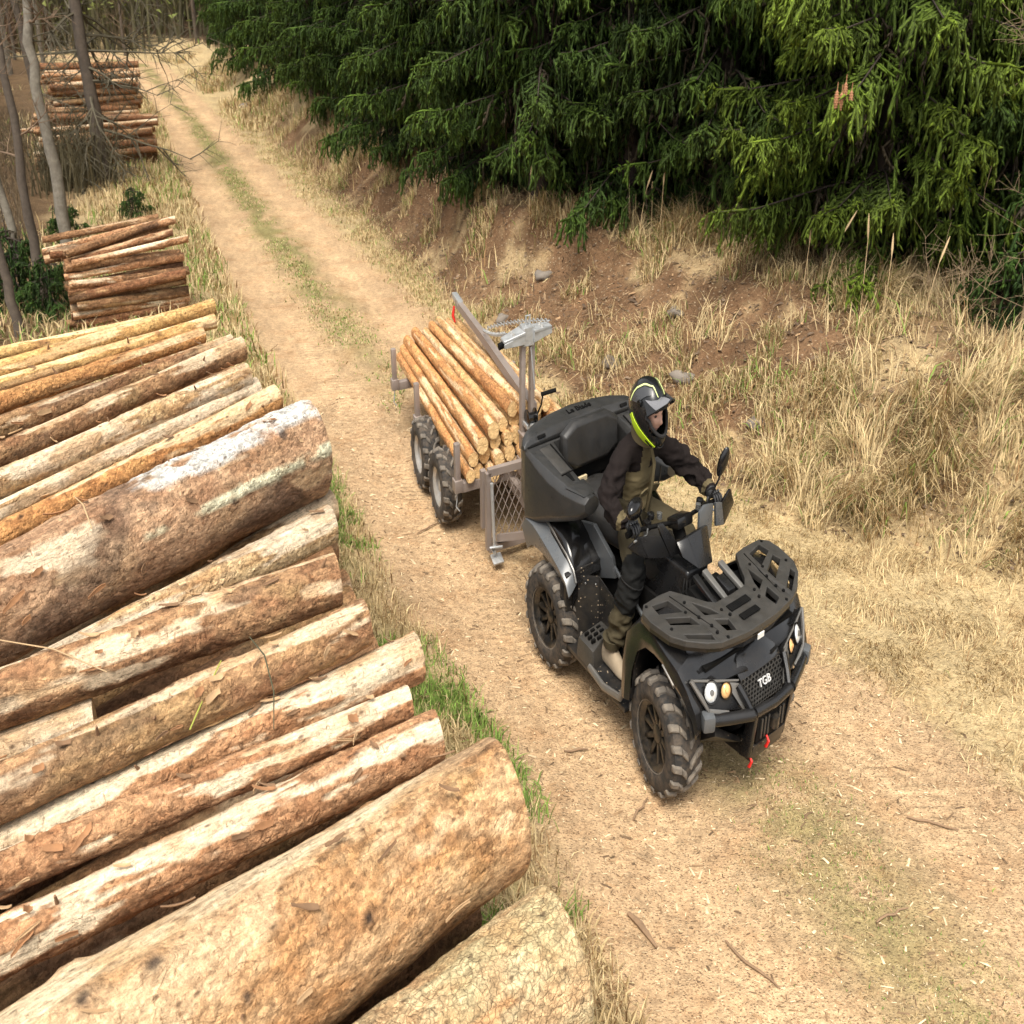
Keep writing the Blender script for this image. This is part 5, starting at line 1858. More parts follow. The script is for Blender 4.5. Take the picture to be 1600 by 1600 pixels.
# fairing, struts and small things between rack and handlebar
MB().hull([(.42, -.20, .70), (.42, .20, .70), (.66, .22, .70), (.66, -.22, .70)], [(.40, -.15, .90), (.40, .15, .90), (.64, .17, .885), (.64, -.17, .885)]).build("radiator_cover", M_matt, None, Q, .01)
for y0, y1 in ((-.055, -.03), (.11, .15), (-.15, -.135)):
    MB().hull([(.44, y0, .985), (.44, y0 + .05, .985), (.67, y1 + .035, .915), (.67, y1, .915)], [(.44, y0, .96), (.44, y0 + .05, .96), (.67, y1 + .035, .89), (.67, y1, .89)]).build("hood_rib", M_bezel if y0 > -.1 else M_plas, None, Q, .006)
MB().hull([(.50, .03, .955), (.50, .10, .955), (.62, .115, .925), (.62, .04, .925)], [(.50, .03, .90), (.50, .10, .90), (.62, .115, .88), (.62, .04, .88)]).build("filler_lid", M_plas, None, Q, .01)
for i in range(7):
    a = random.uniform(-.2, -.02)
    MB().tube([(.30 + .02 * i, a - .02 * i, .95 - .02 * i), (.36 + .02 * i, a - .08, .86), (.42 + .02 * i, a - .1 + .02 * i, .76)], .009, 6).build("cable", M_matt, None, Q)
MB().box((.36, -.27, .84), (.05, .03, .03)).build("red_clip", M_red, None, Q, .006)
MB().box((.40, -.25, .82), (.03, .02, .02)).build("red_clip", M_red, None, Q, .005)
F_ = lambda *p: [Vector(q) for q in p]
fa = F_((.25, -.145, 1.085), (.325, -.105, 1.135), (.335, .012, 1.15), (.30, .125, 1.125), (.355, -.175, 1.055), (.42, -.06, .985), (.425, .01, .985), (.40, .105, .965))
MB().hull([fa[0], fa[1], fa[5], fa[4]], [q + Vector((-.03, .02, -.01)) for q in (fa[0], fa[1], fa[5], fa[4])]).build("fairing_side", M_gloss, None, Q, .005)
MB().hull([fa[1], fa[2], fa[6], fa[5]], [q + Vector((-.03, 0, -.01)) for q in (fa[1], fa[2], fa[6], fa[5])]).build("fairing", M_plas, None, Q, .005)
MB().hull([fa[2], fa[3], fa[7], fa[6]], [q + Vector((-.03, -.01, -.01)) for q in (fa[2], fa[3], fa[7], fa[6])]).build("fairing_side", M_plas, None, Q, .005)
MB().tube([(.04, -.45, 1.115), (.06, -.30, 1.12), (.10, -.15, 1.12), (.12, 0, 1.10), (.14, .15, 1.125), (.13, .30, 1.125), (.13, .46, 1.12)], .013, 12).build("handlebar", M_matt, None, Q)
MB().tube([(.11, 0, 1.09), (.22, 0, .96), (.34, 0, .80)], .045, 12).build("steering_stem", M_matt, None, Q)
MB().box((.14, 0, 1.12), (.12, .16, .06), ry(-.3)).build("dash_pod", M_gloss, None, Q, .015)
for s, x0 in ((-1, .045), (1, .13)):
    MB().tube([(x0, s * .33, 1.12), (x0, s * .45, 1.118)], .019, 12).build("hand_grip", M_matt, None, Q)
    MB().tube([(x0 + .02, s * .26, 1.12), (x0 + .075, s * .32, 1.115), (x0 + .07, s * .44, 1.11)], .007, 8).build("brake_lever", M_chrome, None, Q)
    MB().box((x0 + .005, s * .255, 1.125), (.05, .05, .05)).lathe([(0, .028), (.03, .028), (.035, .002)], c=(x0 + .0, s * .215, 1.15), axis='z', n=14).build("switch_block", M_gloss, None, Q, .006)
    MB().lathe([(0, .02), (.03, .02), (.034, .002)], c=(x0 + .035, s * .16, 1.15), axis='z', n=14).build("switch_knob", M_chrome, None, Q)
# hand guards
for pts, nm, mt in ((((.13, -.405, 1.135), (.195, -.25, 1.125), (.215, -.15, .985), (.175, -.34, 1.015)), "hand_guard", M_plas), (((.085, -.465, 1.07), (.13, -.405, 1.135), (.175, -.34, 1.015), (.14, -.40, 1.03)), "hand_guard", M_gloss),
                    (((.18, -.27, 1.185), (.18, -.22, 1.18), (.26, -.06, 1.01), (.22, -.155, .99), (.20, -.24, 1.12)), "guard_bracket", M_plas),
                    (((.25, .33, 1.175), (.24, .425, 1.225), (.24, .485, 1.13), (.25, .378, 1.035)), "hand_guard", M_gloss),
                    (((.25, .09, 1.185), (.24, .15, 1.205), (.24, .245, 1.19), (.255, .235, 1.02), (.27, .175, .98), (.26, .084, 1.09)), "guard_bracket", M_grey),
                    (((.245, .265, 1.19), (.25, .33, 1.178), (.25, .378, 1.035), (.255, .28, 1.055)), "guard_bracket", M_grey)):
    a = F_(*pts)
    MB().hull(a, [q + Vector((-.022, 0, -.006)) for q in a]).build(nm, mt, None, Q, .005)
# mirrors
for c, ax, r, base in (((.10, -.435, 1.285), Vector((-.6, -.4, .5)), (.05, .098, .052), (.05, -.30, 1.14)), ((.12, .455, 1.325), Vector((-.2, .9, .1)), (.02, .040, .088), (.13, .31, 1.14))):
    R3 = rz(.35) if c[1] < 0 else (rz(-.4) @ rx(-.35))
    MB().ball((0, 0, 0), r, 16, 10).xf(R3, c).build("mirror", M_gloss, None, Q)
    MB().tube([base, Vector(base).lerp(Vector(c), .6) + Vector((.02, 0, 0)), c], .007, 8).build("mirror_stem", M_matt, None, Q)

# ---- middle: tank cover, seat, foot wells
MB().loft([[(.36, -.13, .74), (.36, .13, .74), (.36, .11, .95), (.36, -.11, .95)], [(.12, -.20, .68), (.12, .20, .68), (.12, .14, .96), (.12, -.14, .96)], [(-.12, -.22, .66), (-.12, .22, .66), (-.12, .15, .93), (-.12, -.15, .93)]]).build("tank_cover", M_plas, None, Q, .03, 3)
rs = []
for x, w_, zb, zt in ((.06, .10, .84, .925), (-.05, .14, .80, .94), (-.25, .18, .78, .925), (-.42, .215, .78, .91), (-.58, .235, .78, .935), (-.74, .24, .79, .975), (-.86, .21, .80, .985), (-.93, .15, .82, .96)):
    rs.append([(x, w_ * u, zb + (zt - zb) * v) for u, v in ((-1, .15), (-.98, .6), (-.72, .93), (-.3, 1.03), (.3, 1.03), (.72, .93), (.98, .6), (1, .15), (.7, 0), (-.7, 0))])
MB().loft(rs).build("seat", M_seat, None, Q, sub=1, sharp=60)
for s in (-1, 1):
    MB().prism([(-.80, .70), (-.72, .84), (-.52, .90), (-.28, .80), (-.22, .70), (-.40, .62)], 'y', s * .26, s * .30).build("seat_side_panel", M_grey, None, Q, .012)
    MB().prism([(-.42, .40), (-.40, .66), (-.15, .76), (.22, .78), (.30, .60), (.26, .36)], 'y', s * .225, s * .255).build("engine_cover", M_matt, None, Q, .01)
    for k in range(5):
        MB().box((-.10 + .055 * k, s * .262, .60 - .02 * k), (.012, .012, .20), ry(.5)).build("cooling_slat", M_plas, None, Q, .002)
    MB().tube([(-.42, s * .27, .80), (-.05, s * .29, .68), (.22, s * .30, .60)], .014, 8).build("frame_tube", M_grey, None, Q)
    MB().box((-.08, s * .44, .275), (.74, .34, .03)).build("floor_board", M_mud, None, Q, .008)
    MB().tube([(-.14, s * .605, .30), (.05, s * .62, .29), (.24, s * .615, .33), (.27, s * .60, .42)], .022, 10).build("side_bar", M_bezel, None, Q)
    hg = [[(-.54, s * .615, .67), (-.52, s * .615, .48), (-.50, s * .61, .29)], [(-.45, s * .50, .675), (-.44, s * .50, .50), (-.42, s * .50, .30)], [(-.34, s * .37, .68), (-.33, s * .37, .50), (-.31, s * .375, .31)], [(-.20, s * .35, .62), (-.19, s * .35, .48), (-.17, s * .36, .31)], [(-.06, s * .345, .55), (-.05, s * .345, .45), (-.04, s * .355, .31)]]
    if s < 0: hg = [r[::-1] for r in hg]
    h_ = MB().sheet(hg, .012).build("heel_guard", M_mud, None, Q, .002)
    for k, (x, y) in enumerate(((-.50, .565), (-.40, .455), (-.345, .392))):
        MB().ball((x + .01, s * (y + .012), .645), .007, 8, 6).build("rivet", M_chrome, h_, Q)
    pg = MB().hull([(-.31, s * .61, .28), (-.31, s * .35, .28), (-.17, s * .34, .28), (-.08, s * .61, .28)], [(-.30, s * .60, .405), (-.30, s * .36, .425), (-.20, s * .345, .42), (-.12, s * .59, .395)]).build("foot_peg", M_rack, None, Q, .012)
    for k in range(3):
        for j in range(3):
            MB().box((-.265 + .042 * k, s * (.42 + .06 * j), .415), (.016, .036, .02)).build("peg_slot", M_matt, pg, Q)

# ---- rear fenders
RST = [((-1.02, .62), (-1.09, .76), (-1.05, .84)), ((-.96, .67), (-1.03, .83), (-.99, .88)), ((-.86, .685), (-.92, .83), (-.90, .875)), ((-.76, .685), (-.80, .80), (-.78, .84)), ((-.66, .67), (-.68, .765), (-.66, .80)), ((-.56, .65), (-.56, .725), (-.55, .76)), ((-.47, .62), (-.46, .675), (-.46, .71)), ((-.43, .57), (-.41, .61), (-.42, .65))]
for s in (-1, 1):
    rows = [[(xa, s * .605, za), (xr, s * .62, zr - .015), (xr, s * .59, zr), (xi, s * .53, zi)] for (xa, za), (xr, zr), (xi, zi) in RST]
    if s > 0: rows = [r[::-1] for r in rows]
    rf = MB().sheet(rows, .014).build("rear_fender", M_grey, None, Q, .003)
    rows = [[(xi, s * .535, zi - .005), (xi, s * .47, zi + .0), (xi + .02, s * .38, zi + .03), (xi + .03, s * .27, zi + .03)] for (xa, za), (xr, zr), (xi, zi) in RST]
    if s > 0: rows = [r[::-1] for r in rows]
    MB().sheet(rows, .012).build("inner_fender", M_gloss, rf, Q)
    MB().tube([(xi, s * .54, zi + .006) for _, _, (xi, zi) in RST], .010, 8).build("fender_trim", M_bezel, rf, Q)
    MB().hull([(-.50, s * .60, .70), (-.50, s * .60, .30), (-.44, s * .30, .30), (-.44, s * .30, .74)], [(-.47, s * .60, .69), (-.47, s * .60, .30), (-.41, s * .30, .30), (-.41, s * .30, .74)]).build("mud_flap", M_mud, rf, Q, .004)
    wc_ = [(-.86, .86), (-.76, .875), (-.66, .86), (-.58, .825), (-.51, .77), (-.465, .70), (-.445, .62), (-.44, .54), (-.60, .54), (-.86, .62)]
    MB().loft([[(x, s * y, z - dz * (k < 8)) for k, (x, z) in enumerate(wc_)] for y, dz in ((.27, .03), (.30, .0), (.40, -.005), (.50, .0), (.535, .02), (.55, .06))]).build("wheel_cover", M_gloss, rf, Q, 0, sharp=50)
MB().box((-1.0, 0, .70), (.30, .9, .16)).build("rear_rack_base", M_matt, None, Q, .02)
MB().box((-1.12, -.40, .60), (.03, .07, .05)).build("tail_light", M_red, None, Q, .008)
MB().tube([(-1.0, 0, .44), (-1.24, 0, .44)], .03, 8).build("tow_hitch", M_matt, None, Q)

# ---- cargo box with lid, arm pods and back pad
def rrect(x, y0, y1, z0, z1, k=.18):
    a, b = (y1 - y0) * k, (z1 - z0) * k
    return [(x, y0 + a, z0), (x, y1 - a, z0), (x, y1, z0 + b), (x, y1, z1 - b), (x, y1 - a, z1), (x, y0 + a, z1), (x, y0, z1 - b), (x, y0, z0 + b)]


BX = MB().loft([rrect(-1.31, -.34, .34, 1.0, 1.20, .3), rrect(-1.26, -.50, .50, .90, 1.22, .22), rrect(-1.16, -.575, .575, .84, 1.235, .14), rrect(-1.06, -.60, .60, .82, 1.235, .08), rrect(-1.00, -.60, .60, .84, 1.235, .08)]).build("cargo_box", M_box, None, Q, .012)
for s in (-1, 1):
    def o(y0, y1): return (min(s * y0, s * y1), max(s * y0, s * y1))
    pod = MB().loft([rrect(-1.04, *o(.335, .625), .80, 1.238, .06), rrect(-.90, *o(.34, .62), .835, 1.215, .10), rrect(-.74, *o(.345, .60), .895, 1.185, .16), rrect(-.58, *o(.35, .575), .955, 1.165, .2), rrect(-.44, *o(.355, .54), 1.015, 1.165, .24), rrect(-.375, *o(.37, .51), 1.06, 1.16, .3)]).build("box_arm", M_box, BX, Q, .006)
    MB().hull([(-.98, s * .41, 1.236), (-.98, s * .52, 1.234), (-.70, s * .50, 1.184), (-.70, s * .40, 1.186)], [(-.98, s * .41, 1.22), (-.98, s * .52, 1.22), (-.70, s * .50, 1.165), (-.70, s * .40, 1.165)]).build("pod_lid", M_rack, pod, Q, .010)
    MB().tube([(-.985, s * .40, 1.234), (-.69, s * .385, 1.182), (-.685, s * .505, 1.180)], .005, 6).build("lid_gap", M_matt, pod, Q)
    MB().hull([(-.585, s * .36, 1.171), (-.585, s * .555, 1.163), (-.40, s * .50, 1.164), (-.40, s * .385, 1.166)], [(-.57, s * .375, 1.158), (-.57, s * .54, 1.15), (-.42, s * .49, 1.15), (-.42, s * .395, 1.15)]).build("cup_rim", M_box, pod, Q, .01)
    MB().hull([(-.68, s * .43, 1.184), (-.68, s * .47, 1.183), (-.60, s * .455, 1.170), (-.60, s * .435, 1.171)], [(-.68, s * .43, 1.16), (-.68, s * .47, 1.16), (-.60, s * .455, 1.15), (-.60, s * .435, 1.15)]).build("pod_slot", M_matt, pod, Q)
def lid_row(y, xb_, h):
    d = -1.035 - xb_
    return [(-1.035 - d * u, y, 1.225 + v * h) for u, v in ((0, .0), (0, .03), (.16, .066), (.45, .080), (.75, .066), (.97, .018), (1.0, -.012), (.5, -.01))]


lid = MB().loft([lid_row(y, xb_, h) for y, xb_, h in ((-.628, -1.09, .3), (-.60, -1.135, .6), (-.54, -1.19, .85), (-.42, -1.255, 1), (-.25, -1.31, 1.05), (0, -1.335, 1.1), (.25, -1.31, 1.05), (.42, -1.255, 1), (.54, -1.19, .85), (.60, -1.135, .6), (.628, -1.09, .3))]).build("box_lid", M_box, BX, Q, .003, sharp=50)
MB().tube([(-1.03, -.60, 1.236), (-1.028, -.30, 1.24), (-1.028, .30, 1.24), (-1.03, .60, 1.236)], .008, 6).build("lid_seal", M_matt, BX, Q)
for s in (-1, 1):
    MB().box((-1.045, s * .45, 1.272), (.02, .075, .022), ry(-.6)).build("latch", M_matt, lid, Q, .005)
text_part("Le Blade", .075, Matrix((Vector((0, 1, 0)), Vector((-.95, 0, .12)), Vector((.12, 0, .95)))).transposed(), (-1.145, .02, 1.3115), .003, "lid_lettering", M_matt, lid, Q)
pad = MB().loft([rrect(-1.00, -.30, .30, 1.05, 1.335, .2), rrect(-.955, -.30, .30, 1.05, 1.335, .2), rrect(-.925, -.275, .275, 1.075, 1.312, .2)])
pad.xf(ry(-.10), (.125, 0, .095)).build("back_pad", M_seat, BX, Q, .012, 3)
MB().box((-.97, 0, 1.0), (.03, .62, .10)).build("box_front_wall", M_matt, BX, Q, .01)
MB().box((-.90, -.12, .985), (.02, .10, .03)).build("yellow_label", m_plain("tan_label", (.55, .45, .28), .5), BX, Q)
# ================================================================== timber trailer behind the quad
M_steel = m_plain("primer_grey_steel", (.27, .225, .20), .5, .25, .2, 10, .1, 200, .2, DUST)
M_galv = m_plain("galvanised_steel", (.42, .43, .43), .40, .5, .35, 30, .1, 150)
M_wrim = m_plain("silver_rim", (.50, .49, .47), .4, .4, .2, 12, 0, 1, .5, (.35, .27, .18))
ta = math.radians(-65.5)
TX, TY = -.49 + .15 * .910, 7.92 + .15 * .415
T = Frame("timber_trailer", TX, TY, ta, "grey steel timber trailer with four wheels and a crane post, loaded with poles", "trailer")
for s in (-1, 1):
    for cx in (.37, -.27):
        wheel(T, (cx, s * .57, .275), .27, .21, 0, s, 14, M_wrim, 0, True, .135, .012)
    MB().hull([(-.34, s * .44, .24), (.44, s * .44, .24), (.44, s * .40, .24), (-.34, s * .40, .24)], [(-.2, s * .44, .33), (.3, s * .44, .33), (.3, s * .40, .33), (-.2, s * .40, .33)]).build("bogie_beam", M_steel, None, T, .006)
MB().box((.05, 0, .31), (.09, .82, .09)).build("axle", M_steel, None, T, .006)
MB().tube([(-1.5, .0, .40), (1.25, .0, .40)], .055, 4).build("chassis_beam", M_steel, None, T)
MB().tube([(1.25, 0, .40), (1.95, .0, .43)], .045, 4).build("drawbar", M_steel, None, T)
for x in (-1.36, -.45, .84):
    MB().box((x, 0, .455), (.07, 1.14, .07)).build("bolster", M_steel, None, T, .005)
    for s in (-1, 1):
        MB().box((x, s * .60, .63), (.055, .055, .30)).build("stake", M_steel, None, T, .006)
        MB().box((x, s * .60, .475), (.09, .085, .09)).build("stake_socket", M_steel, None, T, .006)
    MB().tube([(x, -.60, .43), (x + .03, -.63, .33), (x + .05, -.60, .30)], .006, 6).build("stake_pin", M_galv, None, T)
# head guard: angle frame and expanded mesh
GX0 = 1.16
gy0, gy1, gz0, gz1 = -.40, .55, .10, .66
for a, b in (((GX0, gy0, gz1), (GX0, gy1, gz1)), ((GX0, gy0, gz0), (GX0 + .0, gy1, gz0)), ((GX0, gy0, gz0), (GX0, gy0, gz1)), ((GX0, gy1, gz0), (GX0, gy1, gz1)), ((GX0 - .10, gy0 - .01, gz1 - .02), (GX0 - .10, gy0 - .01, .22))):
    MB().tube([a, b], .036, 4).build("guard_bar", M_steel, None, T)
mm = MB()
n_ = 13
for i in range(-n_, n_ * 2):
    for sgn in (-1, 1):
        # diagonal rods clipped to the frame
        y_a = gy0 + i * .075
        t0, t1 = 0.0, 1.0
        za, zb = gz0, gz1
        ya, yb = y_a, y_a + sgn * (gz1 - gz0) * .62
        if yb == ya: continue
        lo, hi = 0.0, 1.0
        for lim, up_ in ((gy0, False), (gy1, True)):
            t = (lim - ya) / (yb - ya)
            if (yb > ya) == up_: hi = min(hi, t)
            else: lo = max(lo, t)
        if hi - lo < .02: continue
        f_ = lambda t: (GX0 + .004 * sgn, ya + (yb - ya) * t, za + (zb - za) * t)
        mm.tube([f_(lo), f_(hi)], .0045, 4, False)
prop(mm.build("guard_mesh", M_steel, None, T), kind="stuff")
MB().tube([(GX0 + .05, gy0 + .02, .60), (GX0 + .09, gy0 + .03, .10)], .017, 10).build("jack_leg", M_galv, None, T)
MB().box((GX0 + .10, gy0 + .05, .06), (.10, .11, .015), ry(.25)).tube([(GX0 + .08, gy0 + .05, .07), (GX0 + .10, gy0 - .02, .16), (GX0 + .12, gy0 + .10, .15)], .012, 8).build("jack_foot", M_galv, None, T, .004)
MB().tube([(GX0, gy0 + .1, .16), (GX0 + .35, -.02, .30), (1.85, .0, .42)], .034, 4).build("tow_brace", M_steel, None, T)
MB().tube([(1.5, -.08, .40), (1.52, -.09, .30)], .016, 6).build("red_catch", M_red, None, T)
# crane: post, boom, head, winch
PX, PY = .98, .10
for y in (PY - .045, PY + .055):
    MB().box((PX, y, 1.02), (.06, .045, .92)).build("crane_post", M_steel, None, T, .005)
MB().box((PX + .02, PY, .56), (.15, .17, .12)).build("post_foot", M_steel, None, T, .008)
MB().box((PX + .03, PY, .80), (.13, .16, .02)).build("post_collar", M_steel, None, T, .004)
bo = [(PX - .02, PY + .09, .94), (-.55, PY + .17, 1.0), (-1.62, PY + .25, .99)]
MB().tube(bo, [.052, .05, .046], 4).build("boom", M_steel, None, T)
MB().box((-1.63, PY + .255, 1.015), (.30, .07, .05), rz(-.1)).build("boom_tip", M_galv, None, T, .006)
MB().tube([(-1.66, PY + .22, .95), (-1.66, PY + .20, .87), (-1.64, PY + .22, .81)], [.014, .02, .012], 8).build("boom_hook", M_red, None, T)
hd_ = MB().box((PX, PY, 1.475), (.11, .12, .13)).build("crane_head", M_galv, None, T, .006, 1)
for y0, z0, y1, z1 in ((-.05, 1.50, -.26, 1.455), (.05, 1.50, .25, 1.50)):
    MB().hull([(PX - .075, PY + y0, z0), (PX + .075, PY + y0, z0), (PX + .05, PY + y1, z1), (PX - .05, PY + y1, z1)], [(PX - .075, PY + y0, z0 + .018), (PX + .075, PY + y0, z0 + .018), (PX + .05, PY + y1, z1 + .018), (PX - .05, PY + y1, z1 + .018)]).build("head_plate", M_galv, hd_, T, .002, 1)
    MB().hull([(PX + .05, PY + y0, z0 - .07), (PX + .05, PY + y0, z0), (PX + .04, PY + y1, z1), (PX + .04, PY + y1, z1 - .03)], [(PX + .065, PY + y0, z0 - .07), (PX + .065, PY + y0, z0), (PX + .055, PY + y1, z1), (PX + .055, PY + y1, z1 - .03)]).build("head_web", M_galv, hd_, T, .002, 1)
    MB().hull([(PX - .05, PY + y0, z0 - .07), (PX - .05, PY + y0, z0), (PX - .04, PY + y1, z1), (PX - .04, PY + y1, z1 - .03)], [(PX - .065, PY + y0, z0 - .07), (PX - .065, PY + y0, z0), (PX - .055, PY + y1, z1), (PX - .055, PY + y1, z1 - .03)]).build("head_web", M_galv, hd_, T, .002, 1)
    for xx in (-.03, .03):
        MB().lathe([(0, .013), (.012, .013), (.013, .002)], c=(PX + xx, PY + (y0 + y1) / 2, (z0 + z1) / 2 + .018), axis='z', n=6).build("head_bolt", M_wrim, hd_, T)
MB().tube([(PX + .0, PY - .245, 1.44), (PX + .0, PY - .30, 1.43)], .024, 10).build("head_roller", M_matt, hd_, T)
MB().tube([(PX, PY - .01, 1.53), (PX, PY - .01, 1.60), (PX, PY + .03, 1.60), (PX, PY + .03, 1.53)], .010, 6).build("head_shackle", M_galv, hd_, T)
# chain from the head to the boom: each link a small ring
def chain(a, b, sag, n, parent):
    a, b = Vector(a), Vector(b)
    for i in range(n):
        t = (i + .5) / n
        c = a.lerp(b, t) + Vector((0, 0, -sag * 4 * t * (1 - t)))
        t2 = min(t + .02, 1)
        d = (a.lerp(b, t2) + Vector((0, 0, -sag * 4 * t2 * (1 - t2))) - c).normalized()
        s = Vector((0, 0, 1)).cross(d).normalized()
        if i % 2: s = d.cross(s)
        pts = [c + d * (.026 * math.cos(k * math.pi / 4)) + s * (.014 * math.sin(k * math.pi / 4)) for k in range(9)]
        MB().tube(pts, .0048, 5, False).build("chain_link", M_galv, parent, T)


chain((PX - .02, PY + .25, 1.53), (-.50, PY + .20, 1.08), -.02, 34, hd_)
chain((PX - .06, PY - .20, 1.49), (-.50, PY + .15, 1.07), .02, 34, hd_)
wi = MB().lathe([(-.05, .01), (-.05, .06), (-.04, .06), (-.035, .035), (.035, .035), (.04, .06), (.05, .06), (.05, .01)], c=(PX + .09, PY + .01, .93), axis='y', n=18).build("winch_drum", M_gloss, None, T)
MB().box((PX + .08, PY + .01, .88), (.10, .13, .03)).build("winch_plate", M_galv, wi, T, .004)
MB().tube([(PX + .09, PY + .07, .93), (PX + .13, PY + .10, 1.02), (PX + .15, PY + .11, 1.10)], .008, 6).build("crank_arm", M_matt, wi, T)
MB().tube([(PX + .15, PY + .09, 1.10), (PX + .17, PY + .24, 1.115)], .016, 8).build("crank_handle", M_matt, wi, T)
MB().tube([(PX + .05, PY + .02, 1.40), (PX + .09, PY + .05, 1.12)], .007, 6).build("winch_cable", M_galv, None, T)

# ---- the load: poles, each a thing lying on the trailer
G_LOAD = "poles loaded on the trailer"
ROWS = [(.545, [(-.485, .052), (-.37, .058), (-.25, .05), (-.13, .06), (.0, .05), (.12, .056), (.24, .06), (.37, .052), (.48, .055)]),
        (.645, [(-.43, .056), (-.31, .062), (-.18, .056), (-.05, .062), (.07, .054), (.19, .06), (.31, .056), (.43, .056), (.54, .05)]),
        (.745, [(-.345, .064), (-.21, .06), (-.08, .054), (.04, .062), (.165, .058), (.28, .056), (.39, .05), (.50, .054)]),
        (.84, [(-.24, .066), (-.11, .055), (.02, .062), (.15, .066), (.28, .056), (.40, .05), (.51, .05)]),
        (.925, [(.0, .056), (.12, .06), (.24, .052), (.35, .05)])]
names_row = {.545: "bottom", .645: "second", .745: "third", .84: "fourth", .925: "top"}
side_word = lambda i, n: ["leftmost", "second from the left", "third from the left", "fourth from the left", "fifth from the left", "sixth from the left", "seventh from the left", "eighth from the left", "ninth from the left"][i]
rl = np.random.default_rng(404)
for z, row in ROWS:
    for i, (y, r) in enumerate(row):
        xf, xb_ = .92 + rl.uniform(-.06, .10) - (z - .545) * .18, -1.80 + rl.uniform(-.05, .05) + (z - .545) * .1
        A = T.local_world((xf, y + rl.normal(0, .008), z))
        B = T.local_world((xb_, y * .93 + .045 + rl.normal(0, .01), .545 + (z - .545) * .62 + rl.uniform(-.01, .02)))
        make_log(A, B, r * .95, r * .78, ('orange' if (i * 7 + int(z * 1000)) % 5 == 0 else 'load'), "peeled pole on the trailer, " + names_row[z] + " layer, " + side_word(i, len(row)) , G_LOAD, int(rl.integers(1e6)), .03, 26, 0, 'AB', M_barks, (.74, .50, .24))
# ================================================================== the rider
M_jack = m_plain("dark_brown_fleece", (.0125, .0092, .0085), .95, 0, .35, 14, .5, 260, spec=.12)
M_olive = m_plain("olive_cloth", (.105, .083, .044), .9, 0, .25, 10, .35, 300, spec=.15)
M_trou = m_plain("olive_trousers", (.055, .045, .026), .9, 0, .3, 9, .4, 260, spec=.15)
M_knee = m_plain("black_knee_patch", (.009, .009, .0085), .85, 0, .3, 10, .3, 260, spec=.15)
M_glove = m_plain("black_glove", (.018, .018, .019), .6, 0, .4, 30, .4, 200)
M_glovel = m_plain("grey_knuckle_pad", (.05, .05, .05), .6, 0, .3, 30)
M_boot = m_plain("dusty_suede_boot", (.30, .235, .16), .9, 0, .3, 18, .4, 160, .3, (.4, .33, .24))
M_skin = m_plain("skin", (.56, .33, .24), .5, 0, .14, 22)
M_hel = m_plain("matt_helmet_black", (.010, .0105, .011), .22, 0, .2, 8)
M_helg = m_plain("helmet_grey", (.045, .047, .05), .35, 0, .15, 8)
M_lime = m_plain("lime_yellow", (.52, .72, .03), .4, 0, .08, 8)
M_limes = m_plain("pale_lime", (.62, .70, .28), .4, 0, .08, 8)
M_visor = m_plain("silver_visor", (.20, .20, .21), .25, .3, .15, 8)
M_dark = m_plain("dark_lining", (.012, .011, .011), .9)
M_lip = m_plain("lip", (.36, .16, .13), .5)
M_eye = m_plain("eye_dark", (.03, .02, .018), .3)
M_brow = m_plain("brow_hair", (.10, .06, .04), .8)
M_zip = m_plain("zip_black", (.015, .015, .015), .4)

Pn = Frame("person", 1.199, 5.271, -.987, "rider in black and lime helmet, dark brown and olive jacket, gripping the handlebars", "person")


def skin_mesh(joints, bones, levels=2):
    """continuous surface grown round a skeleton; joints: name -> (pos, (rx, ry))"""
    names = list(joints)
    me = bpy.data.meshes.new("skeleton")
    me.from_pydata([joints[n][0] for n in names], [(names.index(a), names.index(b)) for a, b in bones], [])
    o = bpy.data.objects.new("skeleton", me)
    COL.objects.link(o)
    md = o.modifiers.new("skin", 'SKIN')
    md.use_smooth_shade = True
    md.branch_smoothing = .6
    for i, n in enumerate(names):
        r = joints[n][1]
        me.skin_vertices[0].data[i].radius = r if isinstance(r, tuple) else (r, r)
        me.skin_vertices[0].data[i].use_root = (i == 0)
    ss = o.modifiers.new("sub", 'SUBSURF')
    ss.levels = ss.render_levels = levels
    m2 = bpy.data.meshes.new_from_object(o.evaluated_get(bpy.context.evaluated_depsgraph_get()))
    bpy.data.objects.remove(o)
    V = [q.co.copy() for q in m2.vertices]
    F = [tuple(p.vertices) for p in m2.polygons]
    bpy.data.meshes.remove(m2)
    return V, F


J = dict(pelvis=((-.38, -.01, .985), (.155, .135)), waist=((-.365, -.01, 1.11), (.16, .125)), belly=((-.345, -.015, 1.22), (.175, .13)), chest=((-.32, -.025, 1.33), (.185, .135)), upper=((-.295, -.035, 1.415), (.12, .10)), neck=((-.265, -.05, 1.49), .075), head=((-.24, -.06, 1.56), .07),
         shR=((-.285, -.205, 1.375), .085), uaR=((-.26, -.335, 1.29), .085), elR=((-.21, -.445, 1.195), .074), faR=((-.09, -.43, 1.16), .066), wrR=((.0, -.405, 1.145), .042),
         shL=((-.255, .135, 1.37), .085), uaL=((-.19, .275, 1.285), .083), elL=((-.10, .395, 1.20), .073), faL=((.0, .405, 1.175), .065), wrL=((.075, .395, 1.15), .042),
         hipR=((-.30, -.12, .95), .115), thR=((-.13, -.235, .945), .115), knR=((.035, -.335, .895), .096), shinR=((.0, -.385, .70), .088), calfR=((-.035, -.41, .54), .082), anR=((-.06, -.435, .42), .072),
         hipL=((-.30, .10, .95), .115), thL=((-.13, .215, .915), .115), knL=((.035, .31, .83), .096), shinL=((.0, .37, .70), .088), calfL=((-.035, .40, .54), .082), anL=((-.06, .43, .42), .072))
